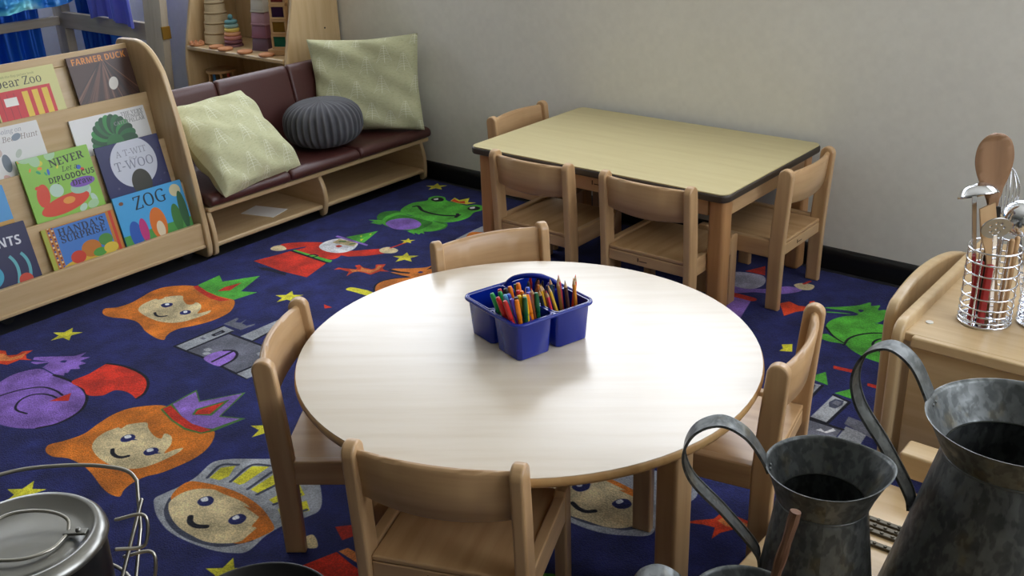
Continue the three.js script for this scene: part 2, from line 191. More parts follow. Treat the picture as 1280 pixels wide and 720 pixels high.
// ---------------------------------------------------------------- the rug: printed figures, all lengths in metres on the rug
{
  const X0 = -0.815, Z0 = 0.055, W = 3.0, D = 2.62, px = 680;
  const c = canvas(Math.round(W * px), Math.round(D * px)), g = c.getContext('2d');
  const COL = { N: '#262b63', H: '#d87a26', F: '#dcc99c', F2: '#cdb98a', O: '#d0792f', O2: '#e88a4a', G: '#55b13c', G2: '#4d7d38', G3: '#37802c', R: '#cf3420', A: '#dd4420', E: '#1f2560', W: '#e9eaf0', W2: '#b9b5c4', K: '#12131f', K2: '#181a30', L: '#a9adb4', T: '#70727f', D: '#454a5c', V: '#9470c8', U: '#8c68c2', Y: '#ded73a' };
  g.fillStyle = COL.N; g.fillRect(0, 0, c.width, c.height);
  const PX = (x) => (x - X0) * px, PZ = (z) => (z - Z0) * px;
  const RUG = [["H","s",[-0.711,1.674,-0.729,1.654,-0.705,1.624,-0.699,1.578,-0.713,1.529,-0.727,1.483,-0.724,1.443,-0.698,1.406,-0.656,1.376,-0.586,1.364,-0.508,1.365,-0.432,1.366,-0.392,1.397,-0.365,1.436,-0.358,1.484,-0.362,1.522,-0.376,1.562,-0.395,1.599,-0.394,1.628,-0.381,1.654,-0.365,1.672,-0.383,1.679,-0.422,1.678,-0.47,1.671,-0.517,1.656,-0.559,1.649,-0.606,1.659,-0.642,1.676,-0.679,1.683]],["F","s",[-0.628,1.596,-0.651,1.573,-0.66,1.546,-0.661,1.515,-0.647,1.483,-0.609,1.445,-0.572,1.464,-0.53,1.475,-0.519,1.464,-0.524,1.45,-0.498,1.45,-0.467,1.47,-0.444,1.498,-0.436,1.48,-0.429,1.459,-0.417,1.473,-0.416,1.504,-0.42,1.532,-0.427,1.558,-0.44,1.579,-0.461,1.594,-0.496,1.606,-0.538,1.609,-0.58,1.607]],["H","p",[-0.661,1.51,-0.652,1.479,-0.642,1.494,-0.645,1.51]],["O","l",[-0.641,1.385,-0.572,1.396,-0.502,1.402,-0.462,1.398,-0.444,1.374],0.02],["G","p",[-0.642,1.36,-0.654,1.263,-0.597,1.292,-0.531,1.184,-0.475,1.307,-0.422,1.28,-0.436,1.363,-0.508,1.376,-0.571,1.374]],["R","p",[-0.541,1.353,-0.551,1.318,-0.534,1.259,-0.512,1.323]],["R","p",[-0.644,1.376,-0.64,1.362,-0.568,1.376,-0.504,1.379,-0.445,1.372,-0.464,1.397,-0.508,1.403,-0.563,1.396,-0.617,1.386]],["E","s",[-0.602,1.528,-0.602,1.512,-0.581,1.5,-0.566,1.513,-0.571,1.532,-0.586,1.535]],["W","s",[-0.598,1.515,-0.591,1.507,-0.579,1.514,-0.586,1.522]],["E","s",[-0.498,1.527,-0.5,1.508,-0.481,1.5,-0.465,1.512,-0.47,1.528,-0.485,1.534]],["W","s",[-0.497,1.514,-0.492,1.506,-0.478,1.514,-0.483,1.522]],["K","l",[-0.564,1.576,-0.543,1.585,-0.522,1.582,-0.512,1.568],0.008],["L","p",[-0.3,1.679,-0.295,1.506,-0.241,1.507,-0.245,1.677]],["T","p",[-0.245,1.677,-0.234,1.528,-0.035,1.519,-0.004,1.561,-0.005,1.676,-0.172,1.672]],["K","l",[-0.3,1.679,-0.245,1.677,-0.172,1.672,-0.076,1.674,-0.005,1.676,0.045,1.676],0.008],["K","l",[-0.245,1.677,-0.241,1.514],0.008],["K","l",[-0.301,1.678,-0.297,1.505],0.008],["T","p",[-0.309,1.497,-0.312,1.444,-0.301,1.445,-0.29,1.467,-0.272,1.46,-0.278,1.431,-0.265,1.46,-0.238,1.462,-0.228,1.437,-0.222,1.446,-0.228,1.492]],["L","p",[-0.193,1.52,-0.191,1.342,-0.154,1.343,-0.135,1.517]],["L","p",[-0.094,1.52,-0.093,1.407,-0.06,1.425,-0.048,1.518]],["V","p",[-0.193,1.34,-0.175,1.297,-0.155,1.342]],["K","l",[-0.234,1.528,-0.035,1.519],0.008],["K","l",[-0.135,1.517,-0.154,1.343],0.008],["L","p",[-0.003,1.675,0.005,1.55,0.061,1.552,0.045,1.676]],["K","l",[-0.006,1.675,0.003,1.549],0.008],["K","p",[-0.275,1.568,-0.275,1.526,-0.256,1.528,-0.258,1.568]],["T","p",[-0.269,1.559,-0.269,1.534,-0.262,1.535,-0.261,1.56]],["K","p",[-0.177,1.398,-0.176,1.359,-0.153,1.356,-0.152,1.398]],["T","p",[-0.168,1.392,-0.167,1.364,-0.159,1.363,-0.16,1.391]],["V","s",[-0.161,1.674,-0.168,1.641,-0.155,1.608,-0.13,1.592,-0.104,1.6,-0.082,1.627,-0.077,1.656,-0.079,1.676]],["K","l",[-0.122,1.672,-0.128,1.598],0.008],["K","l",[-0.155,1.608,-0.13,1.592,-0.103,1.599,-0.082,1.627,-0.076,1.674],0.008],["L","s",[-0.208,1.641,-0.208,1.626,-0.187,1.626,-0.188,1.64]],["L","s",[-0.191,1.657,-0.189,1.644,-0.171,1.643,-0.175,1.658]],["L","s",[-0.059,1.563,-0.058,1.552,-0.041,1.555,-0.041,1.567]],["L","s",[-0.043,1.546,-0.042,1.536,-0.022,1.536,-0.02,1.551]],["T","p",[-0.283,1.602,-0.284,1.592,-0.266,1.59,-0.265,1.601]],["K","p",[0.01,1.607,0.01,1.581,0.03,1.584,0.028,1.608]],["U","s",[-0.474,2.157,-0.502,2.123,-0.525,2.067,-0.52,2.029,-0.497,1.995,-0.434,1.99,-0.386,1.984,-0.326,1.979,-0.266,1.985,-0.221,2.005,-0.177,2.045,-0.162,2.083,-0.161,2.126,-0.182,2.166,-0.227,2.197,-0.275,2.214,-0.341,2.224,-0.413,2.207]],["U","p",[-0.477,1.986,-0.496,1.986,-0.558,1.991,-0.559,1.986,-0.517,1.956,-0.57,1.978,-0.583,1.967,-0.541,1.933,-0.491,1.893,-0.483,1.858,-0.469,1.885,-0.444,1.868,-0.446,1.899,-0.417,1.896,-0.423,1.916,-0.399,1.925,-0.42,1.942,-0.404,1.96,-0.414,1.964,-0.398,1.975,-0.429,1.986]],["N","p",[-0.499,1.984,-0.512,1.958,-0.531,1.986,-0.555,1.995,-0.504,1.986]],["E","s",[-0.49,1.937,-0.491,1.927,-0.48,1.921,-0.474,1.931]],["K","l",[-0.434,2.155,-0.429,2.119,-0.415,2.082,-0.382,2.045,-0.334,2.034,-0.293,2.036],0.006],["K","l",[-0.277,2.145,-0.31,2.152,-0.333,2.148,-0.361,2.122,-0.367,2.092,-0.348,2.067,-0.319,2.056,-0.294,2.053],0.006],["R","p",[-0.292,2.074,-0.286,2.015,-0.25,2.042]],["K","l",[-0.426,1.99,-0.35,1.98,-0.274,1.985,-0.221,2.005,-0.177,2.045,-0.162,2.083,-0.161,2.126,-0.182,2.166],0.008],["R","s",[-0.347,1.98,-0.349,1.929,-0.359,1.89,-0.363,1.861,-0.315,1.843,-0.253,1.836,-0.197,1.841,-0.155,1.861,-0.116,1.897,-0.109,1.924,-0.14,1.92,-0.176,1.922,-0.2,1.935,-0.2,1.959,-0.201,1.97,-0.235,1.994,-0.278,1.983]],["K","l",[-0.365,1.86,-0.317,1.842,-0.254,1.835,-0.198,1.84,-0.154,1.86,-0.116,1.897,-0.108,1.924],0.008],["A","p",[-0.724,2.012,-0.696,1.998,-0.661,2.01,-0.642,1.991,-0.649,1.969,-0.63,1.947,-0.619,1.974,-0.592,1.986,-0.567,1.98,-0.602,2.002,-0.6,2.04,-0.637,2.054]],["O2","p",[-0.703,2.022,-0.679,2.011,-0.638,2.012,-0.63,1.988,-0.632,1.965,-0.609,1.991,-0.618,2.022,-0.652,2.047]],["H","s",[-0.06,2.207,-0.079,2.189,-0.066,2.156,-0.056,2.108,-0.072,2.059,-0.083,2.011,-0.079,1.971,-0.054,1.933,-0.013,1.901,0.069,1.91,0.146,1.914,0.204,1.899,0.237,1.924,0.265,1.968,0.273,2.011,0.269,2.054,0.262,2.089,0.246,2.122,0.245,2.155,0.254,2.182,0.27,2.202,0.247,2.21,0.207,2.208,0.164,2.199,0.119,2.19,0.067,2.186,0.017,2.192,-0.02,2.21]],["F","s",[0.018,2.127,-0.009,2.1,-0.018,2.068,-0.012,2.034,0.001,2.005,0.027,1.979,0.053,1.991,0.102,2.004,0.126,2.001,0.112,1.982,0.136,1.979,0.17,2.001,0.193,2.035,0.199,2.012,0.209,1.993,0.216,2.004,0.219,2.038,0.215,2.076,0.205,2.105,0.187,2.124,0.155,2.139,0.115,2.145,0.065,2.142]],["H","p",[-0.018,2.036,-0.014,2.006,-0.004,2.021,-0.001,2.036]],["G2","p",[-0.003,1.919,-0.017,1.797,0.044,1.829,0.106,1.726,0.156,1.842,0.22,1.812,0.205,1.9,0.189,1.927,0.136,1.941,0.069,1.935]],["V","p",[-0.002,1.883,-0.009,1.805,0.047,1.834,0.104,1.736,0.155,1.849,0.209,1.822,0.192,1.895,0.151,1.912,0.09,1.91]],["R","p",[-0.001,1.914,0.0,1.89,0.068,1.905,0.128,1.912,0.195,1.9,0.184,1.923,0.132,1.934,0.069,1.93]],["G2","p",[0.089,1.885,0.072,1.861,0.103,1.775,0.135,1.857]],["R","p",[0.093,1.88,0.081,1.862,0.103,1.793,0.124,1.854]],["E","s",[0.044,2.064,0.038,2.046,0.05,2.033,0.069,2.038,0.071,2.057,0.06,2.069]],["W","s",[0.04,2.051,0.044,2.039,0.059,2.043,0.053,2.055]],["E","p",[0.073,2.049,0.084,2.041,0.07,2.043]],["E","s",[0.146,2.063,0.142,2.045,0.155,2.033,0.172,2.038,0.176,2.055,0.164,2.068]],["W","s",[0.142,2.051,0.148,2.04,0.16,2.045,0.154,2.057]],["E","p",[0.176,2.051,0.186,2.04,0.174,2.043]],["K","l",[0.072,2.103,0.088,2.112,0.11,2.114,0.124,2.108,0.131,2.096],0.01],["L","s",[0.341,2.157,0.341,2.138,0.346,2.1,0.345,2.053,0.324,1.986,0.344,1.956,0.392,1.919,0.446,1.882,0.483,1.87,0.545,1.865,0.614,1.9,0.681,1.962,0.677,1.994,0.66,2.041,0.658,2.09,0.669,2.15,0.642,2.174,0.602,2.191,0.542,2.204,0.473,2.208,0.409,2.194,0.372,2.178]],["D","s",[0.367,2.13,0.391,2.164,0.422,2.184,0.469,2.198,0.525,2.2,0.577,2.189,0.615,2.17,0.638,2.139,0.65,2.116,0.583,2.146,0.461,2.141]],["H","s",[0.373,2.136,0.35,2.104,0.347,2.071,0.388,2.049,0.439,2.034,0.5,2.027,0.563,2.032,0.615,2.047,0.654,2.066,0.653,2.094,0.647,2.118,0.633,2.143,0.569,2.157,0.437,2.144]],["F","s",[0.38,2.143,0.374,2.106,0.387,2.078,0.421,2.055,0.452,2.052,0.501,2.045,0.535,2.045,0.561,2.052,0.589,2.052,0.599,2.052,0.601,2.078,0.609,2.089,0.619,2.072,0.63,2.105,0.628,2.139,0.605,2.163,0.574,2.18,0.528,2.187,0.475,2.186,0.426,2.173,0.398,2.159]],["H","p",[0.527,2.052,0.569,2.046,0.607,2.046,0.654,2.066,0.648,2.098,0.647,2.118,0.633,2.143,0.62,2.085,0.607,2.087,0.592,2.057]],["Y","p",[0.373,2.032,0.36,1.99,0.381,1.963,0.405,2.001,0.401,2.024]],["Y","p",[0.431,2.009,0.415,1.941,0.45,1.917,0.459,1.996,0.455,2.007]],["Y","p",[0.491,2.003,0.483,1.907,0.528,1.902,0.524,1.944,0.524,2.002]],["Y","p",[0.558,2.003,0.561,1.92,0.609,1.942,0.598,1.973,0.579,2.006]],["Y","p",[0.602,2.014,0.629,1.954,0.664,1.975,0.632,2.027]],["D","l",[0.369,2.035,0.351,1.983,0.383,1.957],0.008],["D","l",[0.427,2.012,0.411,1.938,0.45,1.913],0.008],["D","l",[0.484,2.006,0.478,1.903,0.522,1.894],0.008],["D","l",[0.519,2.007,0.525,1.945],0.008],["D","l",[0.581,2.008,0.598,1.947],0.008],["D","l",[0.633,2.028,0.656,1.977],0.008],["E","s",[0.433,2.107,0.427,2.089,0.438,2.076,0.456,2.079,0.466,2.095,0.456,2.109]],["W","s",[0.429,2.095,0.433,2.082,0.448,2.089,0.441,2.099]],["E","s",[0.548,2.107,0.542,2.091,0.551,2.074,0.571,2.076,0.579,2.095,0.566,2.11]],["W","s",[0.546,2.095,0.547,2.082,0.56,2.086,0.555,2.098]],["K","l",[0.468,2.149,0.485,2.161,0.508,2.161,0.527,2.149],0.013],["Y","p",[0.452,1.88,0.443,1.849,0.476,1.871]],["K2","p",[-0.603,1.139,-0.567,1.121,-0.474,1.115,-0.459,1.133,-0.513,1.135,-0.571,1.146]],["R","p",[-0.663,1.11,-0.638,1.018,-0.629,0.964,-0.431,0.967,-0.418,1.003,-0.385,1.099,-0.504,1.114]],["R","s",[-0.713,0.949,-0.69,0.908,-0.645,0.87,-0.595,0.843,-0.51,0.835,-0.452,0.874,-0.434,0.927,-0.455,0.946,-0.555,0.953,-0.63,0.957,-0.66,0.97]],["N","p",[-0.653,0.973,-0.618,0.905,-0.612,0.917,-0.629,0.964]],["R","p",[-0.474,0.874,-0.374,0.766,-0.323,0.789,-0.361,0.843,-0.411,0.885,-0.445,0.893]],["F","s",[-0.712,0.997,-0.72,0.97,-0.705,0.952,-0.656,0.967,-0.663,0.991,-0.686,1.003]],["F","s",[-0.369,0.77,-0.362,0.737,-0.308,0.736,-0.297,0.761,-0.32,0.784,-0.344,0.788]],["G","p",[-0.625,0.965,-0.629,0.952,-0.429,0.944,-0.421,0.961,-0.456,0.97]],["K","l",[-0.627,0.966,-0.429,0.969],0.01],["K","l",[-0.543,0.965,-0.529,0.943,-0.509,0.945,-0.515,0.968],0.008],["W","s",[-0.576,0.88,-0.595,0.843,-0.593,0.806,-0.567,0.771,-0.488,0.77,-0.467,0.789,-0.448,0.833,-0.456,0.871,-0.489,0.892,-0.534,0.896]],["F2","p",[-0.566,0.824,-0.575,0.783,-0.484,0.768,-0.471,0.805]],["G2","l",[-0.552,0.797,-0.537,0.788],0.012],["G2","l",[-0.498,0.794,-0.49,0.785],0.012],["R","s",[-0.529,0.84,-0.526,0.826,-0.508,0.827,-0.51,0.844]],["G","p",[-0.567,0.754,-0.515,0.637,-0.467,0.756,-0.47,0.767]],["Y","p",[-0.532,0.717,-0.528,0.707,-0.519,0.722]],["Y","p",[-0.505,0.741,-0.498,0.728,-0.488,0.751]],["Y","p",[-0.513,0.687,-0.519,0.667,-0.505,0.685]],["V","p",[-0.606,0.774,-0.608,0.76,-0.438,0.761,-0.432,0.773]],["R","l",[-0.345,0.737,-0.339,0.669],0.009],["A","p",[-0.361,0.999,-0.361,0.977,-0.322,0.961,-0.299,0.953,-0.302,0.942,-0.326,0.931,-0.32,0.915,-0.288,0.926,-0.25,0.919,-0.249,0.905,-0.272,0.882,-0.246,0.858,-0.229,0.891,-0.21,0.9,-0.185,0.898,-0.215,0.915,-0.22,0.956,-0.251,0.956,-0.284,0.963,-0.285,0.985,-0.279,1.013,-0.302,0.981,-0.343,0.983]],["O2","p",[-0.317,0.965,-0.279,0.948,-0.297,0.927,-0.267,0.931,-0.239,0.92,-0.257,0.883,-0.246,0.875,-0.23,0.905,-0.23,0.947,-0.272,0.955,-0.289,0.977]],["O","s",[-0.077,1.068,-0.112,1.043,-0.142,1.003,-0.146,0.972,-0.127,0.929,-0.097,0.892,-0.164,0.907,-0.179,0.901,-0.127,0.876,-0.125,0.869,-0.192,0.886,-0.195,0.876,-0.147,0.837,-0.108,0.797,-0.098,0.773,-0.031,0.809,0.119,0.969,0.046,1.077,-0.041,1.082]],["K","l",[-0.176,0.904,-0.105,0.898,-0.095,0.894,-0.128,0.932,-0.146,0.972,-0.142,1.003,-0.118,1.036,-0.077,1.068],0.006],["K","l",[-0.194,0.887,-0.151,0.881,-0.123,0.87],0.012],["E","s",[-0.099,0.848,-0.1,0.835,-0.086,0.834,-0.087,0.848]],["K","p",[-0.092,0.813,-0.098,0.773,-0.079,0.787]],["Y","s",[-0.196,1.091,-0.196,1.071,-0.159,1.06,-0.116,1.055,-0.081,1.066,-0.077,1.083,-0.105,1.087,-0.151,1.09]],["R","p",[-0.163,1.215,-0.122,1.215,-0.137,1.235]],["G3","s",[-0.619,0.544,-0.656,0.497,-0.657,0.466,-0.609,0.425,-0.548,0.449,-0.421,0.442,-0.353,0.426,-0.322,0.466,-0.326,0.505,-0.353,0.538,-0.418,0.568,-0.517,0.583]],["G","p",[-0.641,0.572,-0.595,0.544,-0.564,0.561,-0.557,0.583,-0.58,0.588,-0.608,0.591,-0.603,0.572]],["G","p",[-0.421,0.577,-0.384,0.53,-0.343,0.561,-0.363,0.56,-0.356,0.577,-0.385,0.571,-0.37,0.586]],["G","s",[-0.585,0.553,-0.611,0.491,-0.599,0.435,-0.54,0.444,-0.477,0.433,-0.374,0.441,-0.339,0.447,-0.339,0.522,-0.385,0.553,-0.476,0.57,-0.534,0.579]],["G3","s",[-0.552,0.561,-0.586,0.498,-0.575,0.459,-0.512,0.448,-0.44,0.447,-0.408,0.449,-0.391,0.498,-0.401,0.549]],["U","s",[-0.548,0.566,-0.564,0.531,-0.546,0.487,-0.507,0.465,-0.457,0.473,-0.423,0.497,-0.414,0.535,-0.439,0.57,-0.477,0.586]],["G","s",[-0.609,0.425,-0.633,0.376,-0.638,0.32,-0.611,0.268,-0.629,0.236,-0.621,0.204,-0.579,0.195,-0.542,0.222,-0.467,0.223,-0.43,0.223,-0.403,0.192,-0.364,0.196,-0.34,0.237,-0.349,0.267,-0.328,0.325,-0.334,0.383,-0.367,0.424,-0.437,0.437,-0.521,0.439,-0.578,0.437]],["K","s",[-0.605,0.251,-0.611,0.228,-0.592,0.208,-0.566,0.215,-0.552,0.237,-0.571,0.258]],["W","s",[-0.601,0.239,-0.593,0.221,-0.58,0.235,-0.589,0.245]],["K","s",[-0.402,0.251,-0.408,0.222,-0.383,0.209,-0.361,0.22,-0.358,0.244,-0.38,0.259]],["W","s",[-0.404,0.236,-0.393,0.218,-0.38,0.233,-0.389,0.246]],["K","l",[-0.603,0.355,-0.594,0.341,-0.538,0.37,-0.485,0.375,-0.431,0.367,-0.391,0.346,-0.378,0.335,-0.377,0.326],0.013],["K","l",[-0.372,0.354,-0.378,0.335,-0.393,0.321],0.014],["Y","p",[-0.525,0.219,-0.541,0.175,-0.502,0.19,-0.485,0.144,-0.453,0.191,-0.421,0.175,-0.439,0.213,-0.479,0.223]],["A","p",[-0.522,0.217,-0.531,0.189,-0.49,0.204,-0.475,0.186,-0.453,0.208,-0.484,0.217]],["L","p",[-0.209,0.534,-0.214,0.466,-0.217,0.373,-0.177,0.367,-0.04,0.528,-0.156,0.567]],["H","s",[-0.186,0.504,-0.208,0.447,-0.168,0.423,-0.114,0.441,-0.081,0.53,-0.129,0.549]],["F","s",[-0.159,0.528,-0.176,0.483,-0.154,0.439,-0.099,0.459,-0.073,0.551]],["R","p",[0.754,1.98,0.784,1.947,0.839,1.923,0.883,1.934,0.894,1.991,0.805,2.004]],["F","s",[0.737,2.064,0.729,2.042,0.736,2.027,0.777,2.05,0.764,2.063]],["R","p",[0.788,2.135,0.821,2.035,0.877,2.044,0.989,2.051,1.003,2.085,0.908,2.135]],["O2","p",[0.822,2.032,0.823,2.012,0.882,2.011,0.884,2.034]],["N","l",[0.802,2.043,0.814,2.012,0.823,1.987],0.03],["L","s",[0.978,1.63,0.999,1.554,1.079,1.459,1.18,1.393,1.296,1.386,1.319,1.427,1.295,1.533,1.31,1.598,1.27,1.631,1.217,1.656,1.126,1.663,1.039,1.644]],["D","s",[1.013,1.579,1.032,1.616,1.113,1.645,1.179,1.647,1.223,1.632,1.261,1.616,1.286,1.567,1.247,1.568,1.119,1.584]],["H","s",[0.999,1.554,1.051,1.489,1.142,1.479,1.214,1.489,1.253,1.508,1.277,1.546,1.266,1.597,1.119,1.584]],["F","s",[1.036,1.596,1.022,1.545,1.077,1.491,1.126,1.491,1.181,1.496,1.234,1.507,1.244,1.536,1.267,1.53,1.271,1.551,1.265,1.595,1.233,1.627,1.178,1.639,1.111,1.643]],["H","p",[1.167,1.503,1.194,1.487,1.239,1.486,1.257,1.522,1.25,1.539,1.234,1.507]],["E","s",[1.076,1.557,1.074,1.52,1.096,1.517,1.11,1.541,1.099,1.562]],["W","s",[1.072,1.535,1.082,1.525,1.092,1.542,1.084,1.548]],["E","s",[1.184,1.556,1.187,1.532,1.203,1.522,1.22,1.532,1.219,1.55,1.203,1.562]],["W","s",[1.186,1.544,1.19,1.53,1.2,1.534,1.195,1.548]],["K","l",[1.113,1.605,1.134,1.613,1.154,1.613,1.169,1.6],0.011],["H","p",[1.201,1.452,1.203,1.425,1.221,1.454]],["A","p",[1.343,1.52,1.36,1.498,1.388,1.471,1.392,1.433,1.467,1.435,1.489,1.478,1.44,1.477,1.423,1.505,1.418,1.534,1.405,1.496,1.38,1.502]],["O2","p",[1.397,1.472,1.405,1.443,1.464,1.445,1.464,1.468,1.42,1.478]],["A","p",[1.492,1.604,1.506,1.587,1.521,1.586,1.503,1.609]],["G","s",[1.197,1.85,1.207,1.829,1.244,1.815,1.268,1.836,1.224,1.869]],["V","p",[0.835,0.424,0.853,0.403,0.928,0.399,0.965,0.548,0.908,0.558]],["R","l",[0.846,0.4,0.928,0.399],0.03],["V","s",[0.804,0.346,0.846,0.333,0.917,0.309,0.978,0.241,1.024,0.242,1.016,0.273,0.97,0.321,0.912,0.345,0.847,0.391]],["W2","s",[0.784,0.291,0.78,0.232,0.82,0.213,0.874,0.211,0.906,0.275,0.891,0.327,0.837,0.339]],["F","s",[0.985,0.22,1.001,0.192,1.04,0.189,1.046,0.227,1.019,0.243]],["R","p",[0.804,0.206,0.839,0.128,0.875,0.202]],["R","l",[1.008,0.195,1.015,0.165],0.01],["A","p",[1.012,0.379,1.029,0.348,1.068,0.362,1.096,0.35,1.08,0.315,1.09,0.3,1.117,0.336,1.143,0.34,1.107,0.373,1.079,0.408,1.063,0.456,1.04,0.42]],["G","s",[1.196,0.456,1.189,0.403,1.21,0.353,1.236,0.327,1.189,0.342,1.154,0.358,1.159,0.344,1.19,0.318,1.136,0.33,1.171,0.298,1.212,0.256,1.235,0.214,1.247,0.237,1.266,0.218,1.275,0.255,1.295,0.24,1.313,0.301,1.304,0.344,1.286,0.349,1.344,0.344,1.382,0.365,1.439,0.521,1.422,0.576,1.376,0.578,1.319,0.556,1.284,0.529,1.227,0.49]],["N","l",[1.152,0.341,1.211,0.318,1.228,0.321],0.02],["K","l",[1.284,0.536,1.28,0.485,1.301,0.437,1.337,0.404,1.386,0.39],0.007],["K","l",[1.396,0.416,1.352,0.441,1.345,0.473,1.362,0.506,1.391,0.517,1.428,0.503],0.007],["K","l",[1.196,0.456,1.235,0.497,1.284,0.529],0.006],["E","s",[1.226,0.289,1.23,0.279,1.241,0.282,1.238,0.299]],["G","p",[1.192,0.511,1.219,0.495,1.284,0.529,1.243,0.539,1.201,0.535]],["Y","p",[1.153,0.675,1.155,0.654,1.141,0.634,1.165,0.614,1.185,0.658]],["R","p",[1.312,0.671,1.371,0.66,1.374,0.679,1.319,0.686]],["R","p",[1.311,0.669,1.368,0.663,1.369,0.678,1.317,0.685]],["R","p",[1.422,0.71,1.457,0.706,1.458,0.726,1.427,0.725]],["G","p",[1.283,0.772,1.309,0.715,1.344,0.782]],["G","p",[1.374,0.811,1.403,0.76,1.42,0.814]],["L","p",[1.272,0.798,1.333,0.79,1.336,0.909,1.312,0.915]],["L","p",[1.376,0.821,1.424,0.833,1.421,0.964,1.375,0.962]],["T","p",[1.359,0.971,1.461,0.967,1.467,1.053,1.413,1.112]],["L","p",[1.463,0.95,1.518,0.956,1.528,1.065,1.47,1.061]],["T","p",[1.45,0.902,1.536,0.912,1.541,0.969,1.455,0.941]],["D","p",[1.298,0.815,1.305,0.792,1.318,0.801,1.327,0.836,1.314,0.851]],["D","p",[1.382,0.864,1.388,0.838,1.41,0.835,1.415,0.857,1.408,0.884,1.392,0.885]],["T","p",[1.39,0.864,1.393,0.845,1.408,0.846,1.409,0.867]],["K","l",[1.376,0.962,1.421,0.964],0.008],["K","l",[1.357,0.97,1.462,0.969],0.01],["K","l",[1.424,0.834,1.421,0.964],0.008],["K","l",[1.376,0.821,1.424,0.833],0.008],["K","l",[1.333,0.79,1.336,0.909],0.008],["W","p",[1.411,1.009,1.418,0.994,1.432,1.004,1.442,0.976,1.452,0.984,1.438,1.007]],["D","s",[1.473,1.033,1.48,1.012,1.499,1.01,1.503,1.036]],["Y","star",[-0.65,1.832,0.05,0.3]],["Y","star",[0.075,2.33,0.05,0.3]],["Y","star",[0.307,1.811,0.05,0.3]],["Y","star",[-0.305,1.244,0.05,0.3]],["Y","star",[0.692,2.218,0.05,0.3]],["Y","star",[-0.234,0.774,0.05,0.3]],["Y","star",[-0.706,0.111,0.05,0.3]],["Y","star",[-0.344,0.651,0.03,0.3]],["Y","star",[-1.262,0.088,0.05,0.3]]];
  const curve = (p, closed) => { const n = p.length / 2, pts = []; for (let i = 0; i < n; i++) pts.push(V(PX(p[2 * i]), PZ(p[2 * i + 1]), 0)); return new THREE.CatmullRomCurve3(pts, closed, 'centripetal').getPoints(n * 6); };
  for (const [col, kind, p, w] of RUG) {
    g.fillStyle = g.strokeStyle = COL[col]; g.beginPath();
    if (kind === 'star') { for (let i = 0; i < 10; i++) { const a = i * Math.PI / 5 + p[3], r = p[2] * (i % 2 ? 0.42 : 1); g.lineTo(PX(p[0] + r * Math.cos(a)), PZ(p[1] + r * Math.sin(a))); } g.closePath(); g.fill(); continue; }
    if (kind === 'p') { for (let i = 0; i < p.length; i += 2) g.lineTo(PX(p[i]), PZ(p[i + 1])); g.closePath(); g.fill(); continue; }
    for (const q of curve(p, kind === 's')) g.lineTo(q.x, q.y);
    if (kind === 's') { g.closePath(); g.fill(); } else { g.lineWidth = w * px; g.lineCap = 'round'; g.lineJoin = 'round'; g.stroke(); }
  }
  const img = g.getImageData(0, 0, c.width, c.height), d = img.data;   // the pile: each tuft a little lighter or darker, brushed patches
  for (let y = 0; y < c.height; y++) for (let x = 0; x < c.width; x++) {
    const i = (y * c.width + x) * 4, t = hash(x >> 1, y >> 1, 4) - 0.5, m = fbm(x / 512, y / 512, 14, 14, 6, 3) - 0.5, k = 1 + 0.22 * t + 0.6 * m;
    d[i] = Math.min(255, d[i] * k); d[i + 1] = Math.min(255, d[i + 1] * k); d[i + 2] = Math.min(255, d[i + 2] * k);
  }
  g.putImageData(img, 0, 0);
  const bump = dataTex(256, 256, (u, v) => { const n = 90 + 110 * hash(Math.floor(u * 128), Math.floor(v * 128), 8) + 50 * fbm(u, v, 20, 20, 2, 2); return [n, n, n]; }, false, 0.25);
  const mat = new THREE.MeshPhysicalMaterial({ map: canvasTex(c), roughness: 1, bumpMap: bump, bumpScale: 0.003, sheen: 0.3, sheenRoughness: 0.6, sheenColor: new THREE.Color('#8890c0') });
  bump.repeat.set(W / 0.25, D / 0.25);
  const geo = box(W, 0.0075, D, 0, 0, 0, 0.003); const p = geo.attributes.position, uv = geo.attributes.uv;
  for (let i = 0; i < p.count; i++) uv.setXY(i, p.getX(i) / W + 0.5, 0.5 - p.getZ(i) / D);
  const o = solo('rug', 'navy blue rug patterned with princesses, knights, dragons, castles and yellow stars', 'rug', geo, mat);
  o.position.set(X0 + W / 2, -0.00375, Z0 + D / 2);
}

// ---------------------------------------------------------------- tables
{
  const t = thing('round_table', 'round pale birch table with four chairs drawn up to it', 'table', [1.042, 0, 1.657]);
  const R = 0.475, H = 0.385, T = 0.024;
  part('tabletop', grain(new THREE.CylinderGeometry(R - 0.0035, R - 0.0035, 0.002, 96).translate(0, H - 0.001, 0), 'x'), M.birch, t).rotation.y = 0.64;
  part('edge_band', grain(lathe([[0, H - T], [R - 0.012, H - T], [R - 0.004, H - T + 0.004], [R, H - T / 2], [R - 0.001, H - 0.005], [R - 0.0035, H - 0.001], [R - 0.004, H - 0.002], [0, H - 0.002]], 96), 'x'), M.birchEdge, t);
  for (let i = 0; i < 4; i++) { const a = (10 + 90 * i) * Math.PI / 180; const l = part('leg', grain(box(0.05, H - T, 0.05, 0, (H - T) / 2, 0, 0.008), 'y'), M.beech, t); l.position.set(0.40 * Math.cos(a), 0, 0.40 * Math.sin(a)); l.rotation.y = -a; }
  for (let i = 0; i < 4; i++) { const a = (55 + 90 * i) * Math.PI / 180, l = part('apron', grain(box(0.54, 0.05, 0.02, 0, H - T - 0.026, 0, 0.003), 'x'), M.beech, t); l.position.set(0.27 * Math.cos(a), 0, 0.27 * Math.sin(a)); l.rotation.y = Math.PI / 2 - a; }
}
